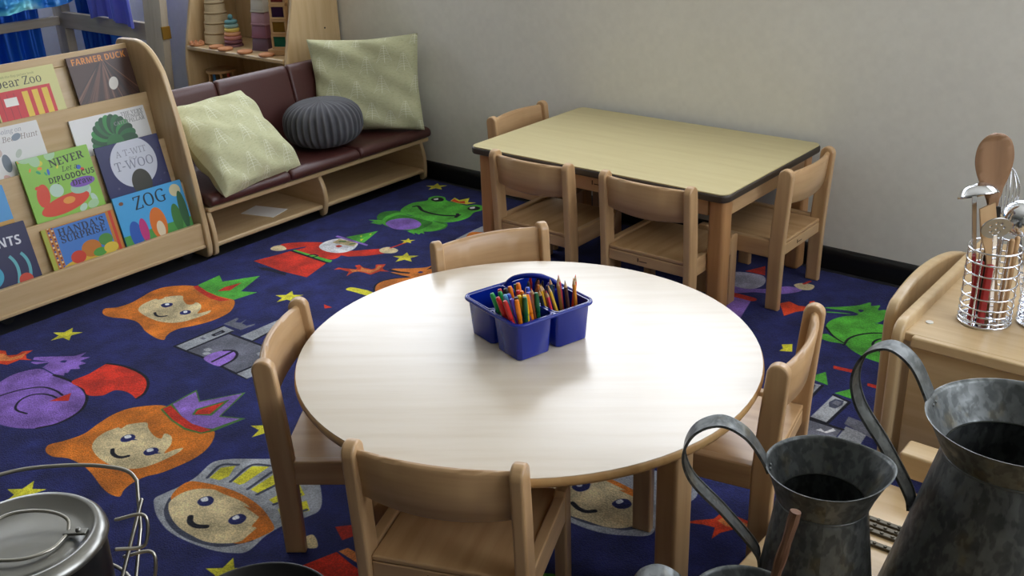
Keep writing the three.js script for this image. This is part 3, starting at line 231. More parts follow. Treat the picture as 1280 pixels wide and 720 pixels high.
{
  const L = 0.96, W = 0.645, H = 0.42, T = 0.026;
  const t = thing('rectangular_table', 'rectangular table with yellowish laminate top and dark edge against the back wall', 'table', [L / 2, 0, 0.022 + W / 2]);
  part('edge_band', ext(rrect(L, W, 0.03), T - 0.003, 0.006, 3).rotateX(-Math.PI / 2).translate(0, H - T / 2 - 0.0015, 0), M.darkEdge, t);
  part('tabletop', grain(ext(rrect(L - 0.008, W - 0.008, 0.027), 0.004, 0.0012).rotateX(-Math.PI / 2).translate(0, H - 0.002, 0), 'x'), M.laminate, t);
  const lx = L / 2 - 0.045, lz = W / 2 - 0.055;
  for (const [a, b] of [[-1, -1], [1, -1], [-1, 1], [1, 1]]) part('leg', grain(box(0.052, H - T, 0.056, a * lx, (H - T) / 2, b * lz, 0.012), 'y'), M.beechDark, t);
  for (const s of [-1, 1]) { part('apron', grain(box(2 * lx - 0.056, 0.055, 0.02, 0, H - T - 0.028, s * (lz + 0.012), 0.003), 'x'), M.beech, t); part('apron', grain(box(0.02, 0.055, 2 * lz - 0.056, s * (lx + 0.012), H - T - 0.028, 0, 0.003), 'z'), M.beech, t); }
  part('maker_mark', [box(0.004, 0.014, 0.001, -0.018, 0, 0, 0.0004), box(0.03, 0.003, 0.001, 0.003, -0.004, 0, 0.0004)], plain('#4a2f1c', 0.6), t).position.set(0.02, H - T - 0.026, lz + 0.0225);
}

// ---------------------------------------------------------------- chairs: rear post line at z = 0, the sitter looks along -z
function makeChair(name, label, group) {
  const t = thing(name, label, 'chair', [0, 0, 0], 0, group);
  const w = 0.144, th = 0.024;   // half distance between the post centres, plank thickness
  for (const s of [-1, 1]) {
    const sh = new THREE.Shape();   // side view: x is depth (back is +), y is height
    sh.moveTo(-0.022, 0); sh.lineTo(0.020, 0); sh.quadraticCurveTo(0.021, 0.2, 0.028, 0.3); sh.lineTo(0.035, 0.425);
    sh.absarc(0.0135, 0.4265, 0.0216, 0, Math.PI); sh.quadraticCurveTo(-0.02, 0.3, -0.023, 0.2); sh.closePath();
    part('back_post', grain(ext(sh, th, 0.005, 3, 10).rotateY(-Math.PI / 2).translate(s * w, 0, 0), 'y'), M.beech, t);
    const fs = new THREE.Shape(); fs.moveTo(-0.02, 0); fs.lineTo(0.02, 0); fs.lineTo(0.02, 0.222); fs.lineTo(0.012, 0.23); fs.lineTo(-0.008, 0.23); fs.quadraticCurveTo(-0.02, 0.229, -0.02, 0.216); fs.closePath();
    part('front_leg', grain(ext(fs, th, 0.004, 2).rotateY(-Math.PI / 2).translate(s * w, 0, -0.245), 'y'), M.beech, t);
    part('side_rail', grain(box(th - 0.002, 0.055, 0.206, s * w, 0.195, -0.124, 0.004), 'z'), M.beech, t);
  }
  part('seat', grain(box(2 * w - th, 0.012, 0.272, 0, 0.210, -0.125, 0.004), 'z'), M.seatWhite, t);
  part('rear_apron', grain(box(2 * w - th, 0.034, 0.018, 0, 0.186, 0.002, 0.003), 'x'), M.beech, t);
  part('front_apron', grain(box(2 * w - th, 0.034, 0.018, 0, 0.186, -0.246, 0.003), 'x'), M.beech, t);
  const rings = [], hw = w - th / 2 + 0.004, n = 18;
  for (let i = 0; i <= n; i++) {
    const u = i / n * 2 - 1, x = u * hw, z = 0.006 + 0.021 * (1 - u * u), yt = 0.434 + 0.003 * (1 - u * u), yb = 0.338 - 0.010 * (1 - u * u), h = 0.0075, b = 0.005;
    const zl = (y) => z + (y - 0.34) * 0.10;
    rings.push([[x, yb, zl(yb) - h + b], [x, yb + b, zl(yb) - h], [x, yt - b, zl(yt) - h], [x, yt, zl(yt) - h + b], [x, yt, zl(yt) + h - b], [x, yt - b, zl(yt) + h], [x, yb + b, zl(yb) + h], [x, yb, zl(yb) + h - b]].reverse());
  }
  part('backrest', grain(loft(rings, 0.9), 'x'), M.beech, t);
  part('maker_mark', [box(0.004, 0.012, 0.001, -0.012, 0, 0, 0.0004), box(0.026, 0.0025, 0.001, 0.006, -0.003, 0, 0.0004)], plain('#4a2f1c', 0.6), t).position.set(-0.015, 0.188, 0.0115);
  return t;
}
{
  const proto = makeChair('nursery_chair', '', '');
  const R4 = 'small beech chairs around the round table', C4 = 'small beech chairs around the rectangular table';
  const spots = [
    [1.221, 2.117, -0.382, -0.924, 'low beech chair at the round table with its back toward the steel pot', R4],
    [0.662, 1.966, 0.80, -0.60, 'low beech chair at the round table beside the knight printed on the rug', R4],
    [1.495, 1.397, -0.98, 0.20, 'low beech chair at the round table beside the cupboard with the utensil pots', R4],
    [0.655, 1.312, 0.90, 0.44, 'low beech chair at the round table on the side facing the frog on the rug', R4],
    [0.313, 0.712, 0, -1, 'low beech chair pushed under the rectangular table, on its long side nearer the sofa', C4],
    [0.733, 0.706, 0, -1, 'low beech chair pushed under the rectangular table, on its long side farther from the sofa', C4],
    [1.012, 0.284, -1, 0, 'low beech chair at the short end of the rectangular table, farther from the sofa', C4],
    [-0.100, 0.262, 1, 0, 'low beech chair at the short end of the rectangular table, facing away from the sofa', C4],
  ];
  spots.forEach(([x, z, fx, fz, label, group], i) => {
    const o = i ? proto.clone() : proto;
    if (i) { o.name = numbered('nursery_chair'); scene.add(o); }
    o.position.set(x, 0, z); o.rotation.y = Math.atan2(-fx, -fz); o.userData = { label, category: 'chair', group };
  });
}
// ---------------------------------------------------------------- book display and its books
const LIPS = [[-1.034, 0.583], [-0.971, 0.425], [-0.901, 0.275], [-0.836, 0.130]];
function slab(a, b, th, z0, z1, grainAxis = 'z', r = 0.003) {   // a board between two points of the side view, from z0 to z1
  const dx = b[0] - a[0], dy = b[1] - a[1], L = Math.hypot(dx, dy);
  const g = grain(box(th, L, z1 - z0, 0, 0, 0, r), grainAxis);
  return g.rotateZ(Math.atan2(-dx, dy)).translate((a[0] + b[0]) / 2, (a[1] + b[1]) / 2, (z0 + z1) / 2);
}
{
  const P = [-1.0, ROOM.floor, 1.7], t = thing('book_display', 'maple book display stand with four sloping tiers of picture books', 'bookshelf', P);
  const at = (g) => merge(g).translate(-P[0], -P[1], -P[2]);
  const side = new THREE.Shape(); side.moveTo(-1.185, 0); side.lineTo(-1.19, 0.72); side.quadraticCurveTo(-1.188, 0.758, -1.15, 0.760);
  side.lineTo(-1.075, 0.762); side.bezierCurveTo(-0.985, 0.758, -0.95, 0.70, -0.925, 0.66); side.bezierCurveTo(-0.88, 0.53, -0.825, 0.25, -0.812, 0.06); side.quadraticCurveTo(-0.808, 0.006, -0.835, 0.0); side.closePath();
  for (const z of [1.18, 2.24]) part('side_panel', at(grain(ext(side, 0.022, 0.006, 3, 20).translate(0, 0, z), 'y')), M.maple, t);
  const z0 = 1.191, z1 = 2.229;
  part('top_rail', at(slab([-1.118, 0.705], [-1.124, 0.745], 0.022, z0, z1)), M.maple, t);
  part('back_board', at(slab([-1.072, 0.53], [-1.112, 0.705], 0.012, z0, z1)), M.maple, t);
  for (let i = 0; i < 3; i++) part('tier_board', at(slab([LIPS[i + 1][0] - 0.040, LIPS[i + 1][1] - 0.057], [LIPS[i][0] - 0.007, LIPS[i][1]], 0.012, z0, z1)), M.maple, t);
  for (let i = 0; i < 4; i++) part('ledge', at(slab([LIPS[i][0] - 0.055, LIPS[i][1] - 0.060], [LIPS[i][0] - 0.004, LIPS[i][1] - 0.060], 0.012, z0, z1)), M.maple, t);
  part('base_board', at([slab([-0.836, 0.050], [-0.839, 0.132], 0.018, z0, z1), slab([-0.86, 0.047], [-0.822, 0.047], 0.012, z0, z1)]), M.maple, t);
  part('rear_panel', at(slab([-1.178, 0.05], [-1.178, 0.70], 0.012, z0, z1)), M.maple, t);
  for (const [x, z] of [[-0.88, 1.24], [-1.13, 1.24], [-0.88, 1.9], [-1.13, 1.9], [-0.88, 2.18]]) part('castor', at([cyl(0.022, 0.022, 0.016, 0, 0, 0, 20).rotateZ(Math.PI / 2).translate(x, 0.022, z), box(0.02, 0.022, 0.03, x, 0.038, z, 0.003)]), M.black, t);
}
{
  const serif = 'serif', sans = 'sans-serif';
  const ov = (g, x, y, a, b, c, r = 0) => { g.fillStyle = c; g.beginPath(); g.ellipse(x, y, a, b, r, 0, 7); g.fill(); };
  const tx = (g, s, x, y, size, c, font = sans, weight = 'bold', rot = 0, al = 'center') => { g.save(); g.translate(x, y); g.rotate(rot); g.fillStyle = c; g.font = `${weight} ${size}px ${font}`; g.textAlign = al; g.fillText(s, 0, 0); g.restore(); };
  const blots = (g, n, cols, w, h, r0, r1) => { for (let i = 0; i < n; i++) ov(g, rnd(0, w), rnd(0, h), rnd(r0, r1), rnd(r0, r1), cols[i % cols.length], rnd(0, 3)); };
  // each: tier, z of the right edge, z of the left edge, top along the slope, label, paint(g, w, h)
  const BOOKS = [
    [0, 1.478, 1.70, 0.155, 'yellow picture book showing a red slatted crate, on the top tier', '#c8c47c', (g, w, h) => {
      g.fillStyle = '#cfcb86'; g.fillRect(0, 0, w, h); tx(g, 'a lift-the-flap picture book', w * 0.42, h * 0.12, 22, '#8a8a56', serif, 'normal'); tx(g, 'Dear Zoo', w * 0.42, h * 0.31, 84, '#23221c', serif, 'normal');
      g.fillStyle = '#c8232a'; g.fillRect(w * 0.02, h * 0.38, w * 0.84, h * 0.62); g.fillStyle = '#e3bf3a'; for (const x of [0.42, 0.57, 0.72]) g.fillRect(w * x, h * 0.44, w * 0.09, h * 0.56);
      g.strokeStyle = '#8e1218'; g.lineWidth = 4; for (const x of [0.1, 0.2, 0.3]) { g.beginPath(); g.moveTo(w * x, h * 0.44); g.lineTo(w * x, h); g.stroke(); } g.fillStyle = '#e9e7dd'; g.fillRect(w * 0.14, h * 0.52, w * 0.19, h * 0.17); }],
    [0, 1.205, 1.43, 0.163, 'dark brown picture book with orange title, on the top tier next to the end panel', '#3a2420', (g, w, h) => {
      g.fillStyle = '#43291f'; g.fillRect(0, 0, w, h); for (let i = 0; i < 26; i++) { g.strokeStyle = ['#6b4636', '#2b1a16', '#7c5643', '#38231d'][i % 4]; g.lineWidth = rnd(5, 14); g.beginPath(); g.moveTo(w * 0.55, h * 0.12); g.lineTo(rnd(-300, w + 200), h * 1.3); g.stroke(); }
      g.fillStyle = '#5a3a2e'; g.fillRect(0, 0, w, h * 0.18); tx(g, 'FARMER DUCK', w * 0.5, h * 0.17, 66, '#d8882e'); ov(g, w * 0.62, h * 0.66, 38, 52, '#dedad0', 0.5); }],
    [1, 1.60, 1.81, 0.160, 'white picture book with pale pencil lettering, on the second tier from the top', '#dcdad6', (g, w, h) => {
      g.fillStyle = '#dfdedb'; g.fillRect(0, 0, w, h); tx(g, "We're Going on", w * 0.4, h * 0.14, 46, '#9a9aa0', serif, 'italic'); tx(g, 'a Bear Hunt', w * 0.62, h * 0.30, 58, '#8f8379', serif, 'italic'); blots(g, 6, ['#c9b7ac', '#7f8c98', '#b9c1b4', '#d4a99e'], w * 0.7, h, 20, 40); ov(g, w * 0.36, h * 0.7, 34, 70, '#6a7680'); }],
    [1, 1.222, 1.50, 0.132, 'white picture book with a big round of green leaves, on the second tier', '#e2e2e0', (g, w, h) => {
      g.fillStyle = '#e4e4e2'; g.fillRect(0, 0, w, h); for (let i = 0; i < 14; i++) { const a = Math.PI + i / 13 * Math.PI; ov(g, w * 0.5 + 95 * Math.cos(a), h * 0.75 + 110 * Math.sin(a), 62, 34, ['#1f6a34', '#17512a', '#2f8a3e', '#124a24'][i % 4], a); } ov(g, w * 0.5, h * 0.8, 60, 60, '#2a7338');
      ['THE VERY', 'HUNGRY', 'CATERPILLAR'].forEach((s, i) => tx(g, s, w * 0.97, h * (0.16 + 0.1 * i), 30, '#8d8f8c', serif, 'bold', 0, 'right')); }],
    [2, 1.785, 2.0, 0.153, 'sky blue picture book with a sandy lower edge, beside the lime green one', '#3f8fc8', (g, w, h) => { g.fillStyle = '#4a98d2'; g.fillRect(0, 0, w, h); g.fillStyle = '#c99a48'; g.fillRect(0, h * 0.72, w, h); g.fillStyle = '#a02a24'; g.fillRect(w * 0.4, h * 0.1, w * 0.5, h * 0.1); ov(g, w * 0.7, h * 0.72, 20, 16, '#23201e'); }],
    [2, 1.48, 1.72, 0.211, 'lime green picture book with black lettering and red and orange splashes', '#7fb83a', (g, w, h) => {
      g.fillStyle = '#8cc247'; g.fillRect(0, 0, w, h); blots(g, 14, ['#d93a2a', '#e88a2c', '#3a63c0', '#d8d23a', '#2ea06a', '#1f2a20'], w, h * 0.55, 6, 22); blots(g, 8, ['#b9d6c2', '#a9cfa0'], w, h, 20, 50);
      g.fillStyle = '#d94426'; g.beginPath(); g.ellipse(w * 0.46, h * 0.8, w * 0.36, h * 0.13, -0.15, 0, 7); g.fill(); ov(g, w * 0.2, h * 0.6, 46, 80, '#d94426', 0.2); ov(g, w * 0.52, h * 0.76, 44, 24, '#e89a3a'); ov(g, w * 0.72, h * 0.62, 70, 40, '#9fc6b0');
      tx(g, 'NEVER', w * 0.66, h * 0.20, 74, '#1a2018', serif, 'bold', -0.06); tx(g, 'Let a', w * 0.66, h * 0.32, 50, '#1a2018', serif, 'italic'); tx(g, 'DIPLODOCUS', w * 0.66, h * 0.45, 54, '#1a2018', sans); ov(g, w * 0.78, h * 0.54, 92, 34, '#7a4fb0'); tx(g, 'Draw', w * 0.78, h * 0.57, 56, '#1d1430', serif); }],
    [2, 1.222, 1.46, 0.190, 'midnight blue picture book with a large pale moon, on the third tier', '#23264f', (g, w, h) => {
      g.fillStyle = '#262a5c'; g.fillRect(0, 0, w, h); blots(g, 26, ['#3a3f78', '#1a1d44', '#4a4a70'], w, h, 5, 16); ov(g, w * 0.52, h * 0.40, w * 0.36, w * 0.36, '#c9cdd8'); tx(g, 'A T-WIT', w * 0.52, h * 0.26, 64, '#8b8f9c', serif, 'normal'); tx(g, 'for a', w * 0.52, h * 0.34, 30, '#8b8f9c', serif, 'italic'); tx(g, 'T-WOO', w * 0.52, h * 0.50, 92, '#7b7f90', serif, 'normal'); ov(g, w * 0.55, h * 0.78, 80, 100, '#39392f'); }],
    [3, 1.77, 2.0, 0.188, 'navy picture book with white lettering, on the lowest tier', '#141640', (g, w, h) => {
      g.fillStyle = '#181a4a'; g.fillRect(0, 0, w, h); tx(g, 'ANTS', w * 0.66, h * 0.34, 92, '#d9dbe2', sans, 'bold', 0.06); ov(g, w * 0.3, h * 0.75, 110, 90, '#3aa2c0'); g.lineWidth = 22; g.strokeStyle = '#5fb0b8'; for (const x of [0.66, 0.82]) { g.beginPath(); g.moveTo(w * x, h * 0.5); g.quadraticCurveTo(w * (x + 0.12), h * 0.7, w * x, h); g.stroke(); } ov(g, w * 0.78, h * 0.95, 50, 46, '#c8442c'); }],
    [3, 1.477, 1.73, 0.140, 'bright blue picture book with a heap of fruit and patterned border', '#b9a03c', (g, w, h) => {
      g.fillStyle = '#c07a30'; g.fillRect(0, 0, w, h); g.fillStyle = '#a8ae3c'; g.fillRect(0, 0, w * 0.06, h); for (let i = 0; i < 40; i++) ov(g, w * (0.09 + 0.05 * (i % 2)), h * i / 40, 7, 6, ['#d8c8a0', '#3a4f98', '#7c2f1c'][i % 3]); g.fillStyle = '#3f78c4'; g.fillRect(w * 0.16, h * 0.02, w * 0.72, h); g.fillStyle = '#c8402a'; g.fillRect(w * 0.92, 0, w * 0.04, h);
      tx(g, "HANDA'S", w * 0.52, h * 0.25, 70, '#27324c', serif); tx(g, 'SURPRISE', w * 0.52, h * 0.42, 64, '#27324c', serif); ov(g, w * 0.5, h * 1.0, w * 0.38, h * 0.16, '#d3b13a'); ov(g, w * 0.56, h * 0.72, 70, 56, '#c07424'); ov(g, w * 0.78, h * 0.62, 50, 40, '#4d8c3c'); ov(g, w * 0.36, h * 0.82, 52, 42, '#c83c24'); ov(g, w * 0.66, h * 0.86, 50, 28, '#4f9a3c'); ov(g, w * 0.82, h * 0.84, 52, 36, '#d8bc40'); }],
    [3, 1.205, 1.47, 0.173, 'light blue picture book with four colourful rounded creatures and a gold seal', '#3a94cc', (g, w, h) => {
      g.fillStyle = '#45a3dc'; g.fillRect(0, 0, w, h); g.fillStyle = '#4f9a48'; g.fillRect(0, h * 0.78, w, h); tx(g, 'ZOG', w * 0.5, h * 0.33, 120, '#16242e', serif, 'normal', -0.03); ov(g, w * 0.88, h * 0.18, 42, 42, '#cfc79c'); ov(g, w * 0.1, h * 0.14, 16, 12, '#7a4a2c');
      ov(g, w * 0.18, h * 0.8, 44, 90, '#2a5bb4'); ov(g, w * 0.30, h * 0.76, 30, 80, '#c0357c'); ov(g, w * 0.52, h * 0.72, 60, 110, '#d8742a'); ov(g, w * 0.53, h * 0.84, 30, 56, '#e0d0b0'); ov(g, w * 0.80, h * 0.72, 36, 96, '#3f7a3a'); ov(g, w * 0.92, h * 0.6, 30, 130, '#2f5f3c'); }],
  ];
  const pages = plain('#dcd6c4', 0.9), lean = 14 * Math.PI / 180;
  for (const [tier, z0, z1, top, label, spine, paint] of BOOKS) {
    const w = z1 - z0, bottom = -0.05, h = top - bottom, [lx, ly] = LIPS[tier];
    const c = canvas(512, Math.round(512 * h / w)), g = c.getContext('2d'); 
    // the lower strip of each cover stands behind the lip, so the picture fills the part above it
    g.fillStyle = spine; g.fillRect(0, 0, c.width, c.height); const vis = Math.round(c.height * top / h);
    g.save(); g.beginPath(); g.rect(0, 0, c.width, vis + 12); g.clip(); paint(g, c.width, vis); g.restore();
    const o = thing('picture_book', label, 'book', [0, 0, 0], 0, 'picture books on the display stand');
    const gsap = { x: -Math.sin(lean), y: Math.cos(lean) };
    o.position.set(lx - 0.0185 + gsap.x * bottom, ly + gsap.y * bottom + ROOM.floor, (z0 + z1) / 2);
    o.quaternion.setFromRotationMatrix(new THREE.Matrix4().makeBasis(V(0, 0, -1), V(gsap.x, gsap.y, 0), V(Math.cos(lean), Math.sin(lean), 0)));
    const cm = new THREE.MeshPhysicalMaterial({ map: canvasTex(c), roughness: 0.32 }), sm = plain(spine, 0.4);
    const front = ext(rrect(w, h, 0.003), 0.0014, 0.0004, 1, 4), pp = front.attributes.position, uv = front.attributes.uv;
    for (let i = 0; i < pp.count; i++) uv.setXY(i, pp.getX(i) / w + 0.5, pp.getY(i) / h + 0.5);
    part('front_cover', front.translate(0, h / 2, -0.0007), cm, o);
    part('pages', box(w - 0.006, h - 0.006, 0.0052, -0.001, h / 2, -0.004, 0.0008), pages, o);
    part('back_cover', ext(rrect(w, h, 0.003), 0.0014, 0.0004, 1, 4).translate(0, h / 2, -0.0073), sm, o);
    part('spine', box(0.0014, h, 0.008, -w / 2 + 0.0007, h / 2, -0.004, 0.0005), sm, o);
  }
}

// ---------------------------------------------------------------- the sofa bench and its cushions
{
  const P = [-1.0, ROOM.floor, 0.6], t = thing('sofa_bench', 'low maple bench sofa with dark brown vinyl seat pads and open shelf below', 'sofa', P);
  const at = (g) => merge(g).translate(-P[0], -P[1], -P[2]);
  const za = 0.03, zb = 1.165, L = zb - za, zc = (za + zb) / 2, f = ROOM.floor;
  part('seat_board', at(grain(box(0.40, 0.018, L, -1.01, 0.176, zc, 0.007), 'z')), M.maple, t);
  part('lower_shelf', at(grain(box(0.375, 0.018, L - 0.03, -1.005, 0.040, zc, 0.007), 'z')), M.maple, t);
  part('back_panel', at(grain(box(0.016, 0.47, L, -1.235, 0.265, zc, 0.004), 'z')), M.maple, t);
  const pr = (bulge) => { const s = new THREE.Shape(); s.moveTo(-1.225, 0.03); s.lineTo(-0.85, 0.03); s.lineTo(-0.845, 0.0); s.quadraticCurveTo(-0.83, -0.006, -0.815, 0.01); s.quadraticCurveTo(-0.80 + bulge, 0.09, -0.83, 0.166); s.lineTo(-1.225, 0.166); s.closePath(); return s; };
  part('end_panel', at(grain(ext(pr(0), 0.018, 0.004).translate(0, 0, za + 0.03), 'x')), M.maple, t);
  part('divider', at(grain(ext(pr(0.02), 0.02, 0.006).translate(0, 0, 0.635), 'x')), M.maple, t);
  part('end_panel', at(grain(ext(pr(0), 0.018, 0.004).translate(0, 0, zb - 0.012), 'x')), M.maple, t);
  for (const [x, z] of [[-0.86, 0.055], [-1.18, 0.055], [-1.18, 1.13], [-1.18, 0.63]]) part('castor', at([cyl(0.018, 0.018, 0.016, 0, 0, 0, 20).rotateZ(Math.PI / 2).translate(x, f + 0.018, z), box(0.02, 0.02, 0.02, x, 0.022, z, 0.003)]), plain('#3a3a3c', 0.5), t);
  const vinyl = new THREE.MeshPhysicalMaterial({ color: '#4a2723', roughness: 0.36, bumpMap: dataTex(256, 256, (u, v) => { const n = 255 * fbm(u, v, 64, 64, 4, 2); return [n, n, n]; }, false, 0.12), bumpScale: 0.0004 });
  for (const [a, b] of [[za, 0.446], [0.446, 0.800], [0.800, zb]]) {
    const s = new THREE.Shape(); s.moveTo(-1.17, 0.187); s.lineTo(-0.815, 0.187); s.quadraticCurveTo(-0.785, 0.19, -0.787, 0.212); s.quadraticCurveTo(-0.79, 0.232, -0.82, 0.234);
    s.lineTo(-1.03, 0.228); s.bezierCurveTo(-1.12, 0.228, -1.135, 0.27, -1.15, 0.34); s.lineTo(-1.185, 0.500); s.quadraticCurveTo(-1.192, 0.528, -1.212, 0.528); s.quadraticCurveTo(-1.228, 0.524, -1.227, 0.50); s.lineTo(-1.225, 0.30); s.quadraticCurveTo(-1.222, 0.19, -1.17, 0.187);
    part('seat_pad', at(grain(ext(s, b - a - 0.001, 0.014, 5, 20).translate(0, 0, (a + b) / 2), 'z')), vinyl, t);
  }
  const paper = solo('paper_sheet', 'white sheet of printed paper lying on the shelf under the sofa', 'paper', box(0.15, 0.0015, 0.10, 0, 0, 0, 0.0005), plain('#f2f2ee', 0.8));
  paper.position.set(-0.95, 0.0500, 0.83); paper.rotation.y = 0.3;
}
function pillow(w, h, T, s, N = 44) {
  const pos = [], uv = [], idx = [];
  for (const side of [1, -1]) for (let j = 0; j <= N; j++) for (let i = 0; i <= N; i++) {
    const u = i / N * 2 - 1, v = j / N * 2 - 1, e = Math.pow(Math.max(0, (1 - u ** 4) * (1 - v ** 4)), 0.42);
    const pinch = 1 - 0.07 * (1 - Math.abs(v) ** 1.5) * Math.abs(u) ** 6, pv = 1 - 0.07 * (1 - Math.abs(u) ** 1.5) * Math.abs(v) ** 6;
    const wr = (fbm((u + 1) / 2, (v + 1) / 2, 3, 3, s, 3) - 0.5) * 0.5 + 0.16 * Math.sin((u * 1.3 + v * 2.1) * 5 + s) * Math.exp(-2 * (1 - Math.max(Math.abs(u), Math.abs(v))));
    const sag = (fbm((u + 1) / 2, (v + 1) / 2, 2, 2, s + 40, 3) - 0.5) * 0.045;
    pos.push(u * w / 2 * pinch, v * h / 2 * pv, side * T / 2 * e * (1 + wr) + sag); uv.push((u + 1) / 2 * w, (v + 1) / 2 * h);
  }
  const S = (N + 1) * (N + 1);
  for (const k of [0, 1]) for (let j = 0; j < N; j++) for (let i = 0; i < N; i++) { const a = k * S + j * (N + 1) + i, b = a + 1, c = a + N + 1, d = c + 1; k ? idx.push(a, c, b, b, c, d) : idx.push(a, b, c, b, d, c); }
  const g = new THREE.BufferGeometry(); g.setAttribute('position', new THREE.Float32BufferAttribute(pos, 3)); g.setAttribute('uv', new THREE.Float32BufferAttribute(uv, 2)); g.setIndex(idx); g.computeVertexNormals(); return g;
}
function basisQ(right, up) { const r = right.clone().normalize(), n = new THREE.Vector3().crossVectors(r, up).normalize(), u = new THREE.Vector3().crossVectors(n, r); return new THREE.Quaternion().setFromRotationMatrix(new THREE.Matrix4().makeBasis(r, u, n)); }
{
  const c = canvas(512, 512), g = c.getContext('2d'); g.fillStyle = '#c3c29a'; g.fillRect(0, 0, 512, 512);
  for (let i = 0; i < 5000; i++) { g.fillStyle = rnd() < 0.5 ? 'rgba(140,146,104,0.25)' : 'rgba(196,200,164,0.25)'; g.fillRect(rnd(0, 512), rnd(0, 512), rnd(2, 18), 2); }
  g.strokeStyle = 'rgba(232,234,214,0.75)';   // printed trees: a stem with fine branches drooping to both sides
  for (const [x, y] of [[70, 90], [215, 60], [360, 100], [470, 40], [140, 225], [290, 240], [440, 215], [60, 370], [220, 400], [370, 370], [480, 420], [140, 490], [300, 500]]) { g.lineWidth = 3.5; g.beginPath(); g.moveTo(x, y + 62); g.lineTo(x + 2, y - 40); g.stroke(); g.lineWidth = 2; for (let k = 0; k < 6; k++) for (const q of [-1, 1]) { const yy = y - 36 + k * 15, l = 14 + 7 * k; g.beginPath(); g.moveTo(x, yy); g.quadraticCurveTo(x + q * l * 0.6, yy - 8, x + q * l, yy + 12 + 2 * k); g.stroke(); } }
  const tx = canvasTex(c); tx.wrapS = tx.wrapT = THREE.RepeatWrapping; tx.repeat.set(1 / 0.36, 1 / 0.36);
  const weave = dataTex(256, 256, (u, v) => { const n = 128 + 60 * Math.sin(u * 402) * Math.sin(v * 402) + 60 * (fbm(u, v, 30, 30, 3, 2) - 0.5); return [n, n, n]; }, false, 0.1);
  const green = new THREE.MeshPhysicalMaterial({ map: tx, roughness: 0.9, bumpMap: weave, bumpScale: 0.0004, sheen: 0.2 });
  const a = solo('green_cushion', 'sage green square cushion standing upright in the sofa corner by the wall', 'cushion', pillow(0.47, 0.40, 0.12, 3), green, 'sage green cushions');
  a.quaternion.copy(basisQ(V(0.80, 0.03, -0.60), V(-0.10, 1, -0.14))); a.position.set(-0.99, 0.424, 0.200);
  const b = solo('green_cushion', 'sage green square cushion lying back on the sofa beside the book stand', 'cushion', pillow(0.41, 0.40, 0.12, 9), green, 'sage green cushions');
  b.quaternion.copy(basisQ(V(-0.16, -0.02, -1), V(-0.62, 0.60, 0))); b.position.set(-0.926, 0.366, 0.938);
  // ribbed grey bolster
  const pos = [], idx = [], uv = [], NU = 220, NV = 28;
  for (let j = 0; j <= NV; j++) for (let i = 0; i <= NU; i++) {
    const a2 = i / NU * Math.PI * 2, v = j / NV * 2 - 1, bulge = Math.sqrt(Math.max(0, 1 - Math.pow(Math.abs(v), 2.6)));
    const rib = 1 + 0.028 * Math.sign(Math.sin(a2 * 34)) * Math.pow(Math.abs(Math.sin(a2 * 34)), 0.5) * bulge;
    const R = (0.30 + 0.70 * bulge) * rib * (Math.abs(v) > 0.999 ? 0 : 1);
    pos.push(0.158 * R * Math.cos(a2), 0.092 * v, 0.158 * R * Math.sin(a2)); uv.push(i / NU * 1.0, j / NV * 0.2);
  }
  for (let j = 0; j < NV; j++) for (let i = 0; i < NU; i++) { const p = j * (NU + 1) + i, q = p + NU + 1; idx.push(p, q, p + 1, p + 1, q, q + 1); }
  const bg = new THREE.BufferGeometry(); bg.setAttribute('position', new THREE.Float32BufferAttribute(pos, 3)); bg.setAttribute('uv', new THREE.Float32BufferAttribute(uv, 2)); bg.setIndex(idx); bg.computeVertexNormals();
  const cord = new THREE.MeshPhysicalMaterial({ roughness: 0.95, sheen: 0.4, sheenColor: new THREE.Color('#8a8a92'), map: dataTex(1024, 128, (u, v) => { const k = 58 + 26 * fbm(u, v, 60, 20, 4, 2) + 26 * Math.pow(0.5 + 0.5 * Math.sin(u * 34 * Math.PI * 2), 4); return [k, k, k + 4]; }, true, 1) });
  const d = solo('grey_cushion', 'round dark grey corduroy cushion on the brown seat of the sofa', 'cushion', bg, cord);
  d.quaternion.copy(basisQ(V(0.76, 0.03, -0.64), V(-0.03, 1, 0.04))); d.position.set(-0.970, 0.326, 0.472);
}

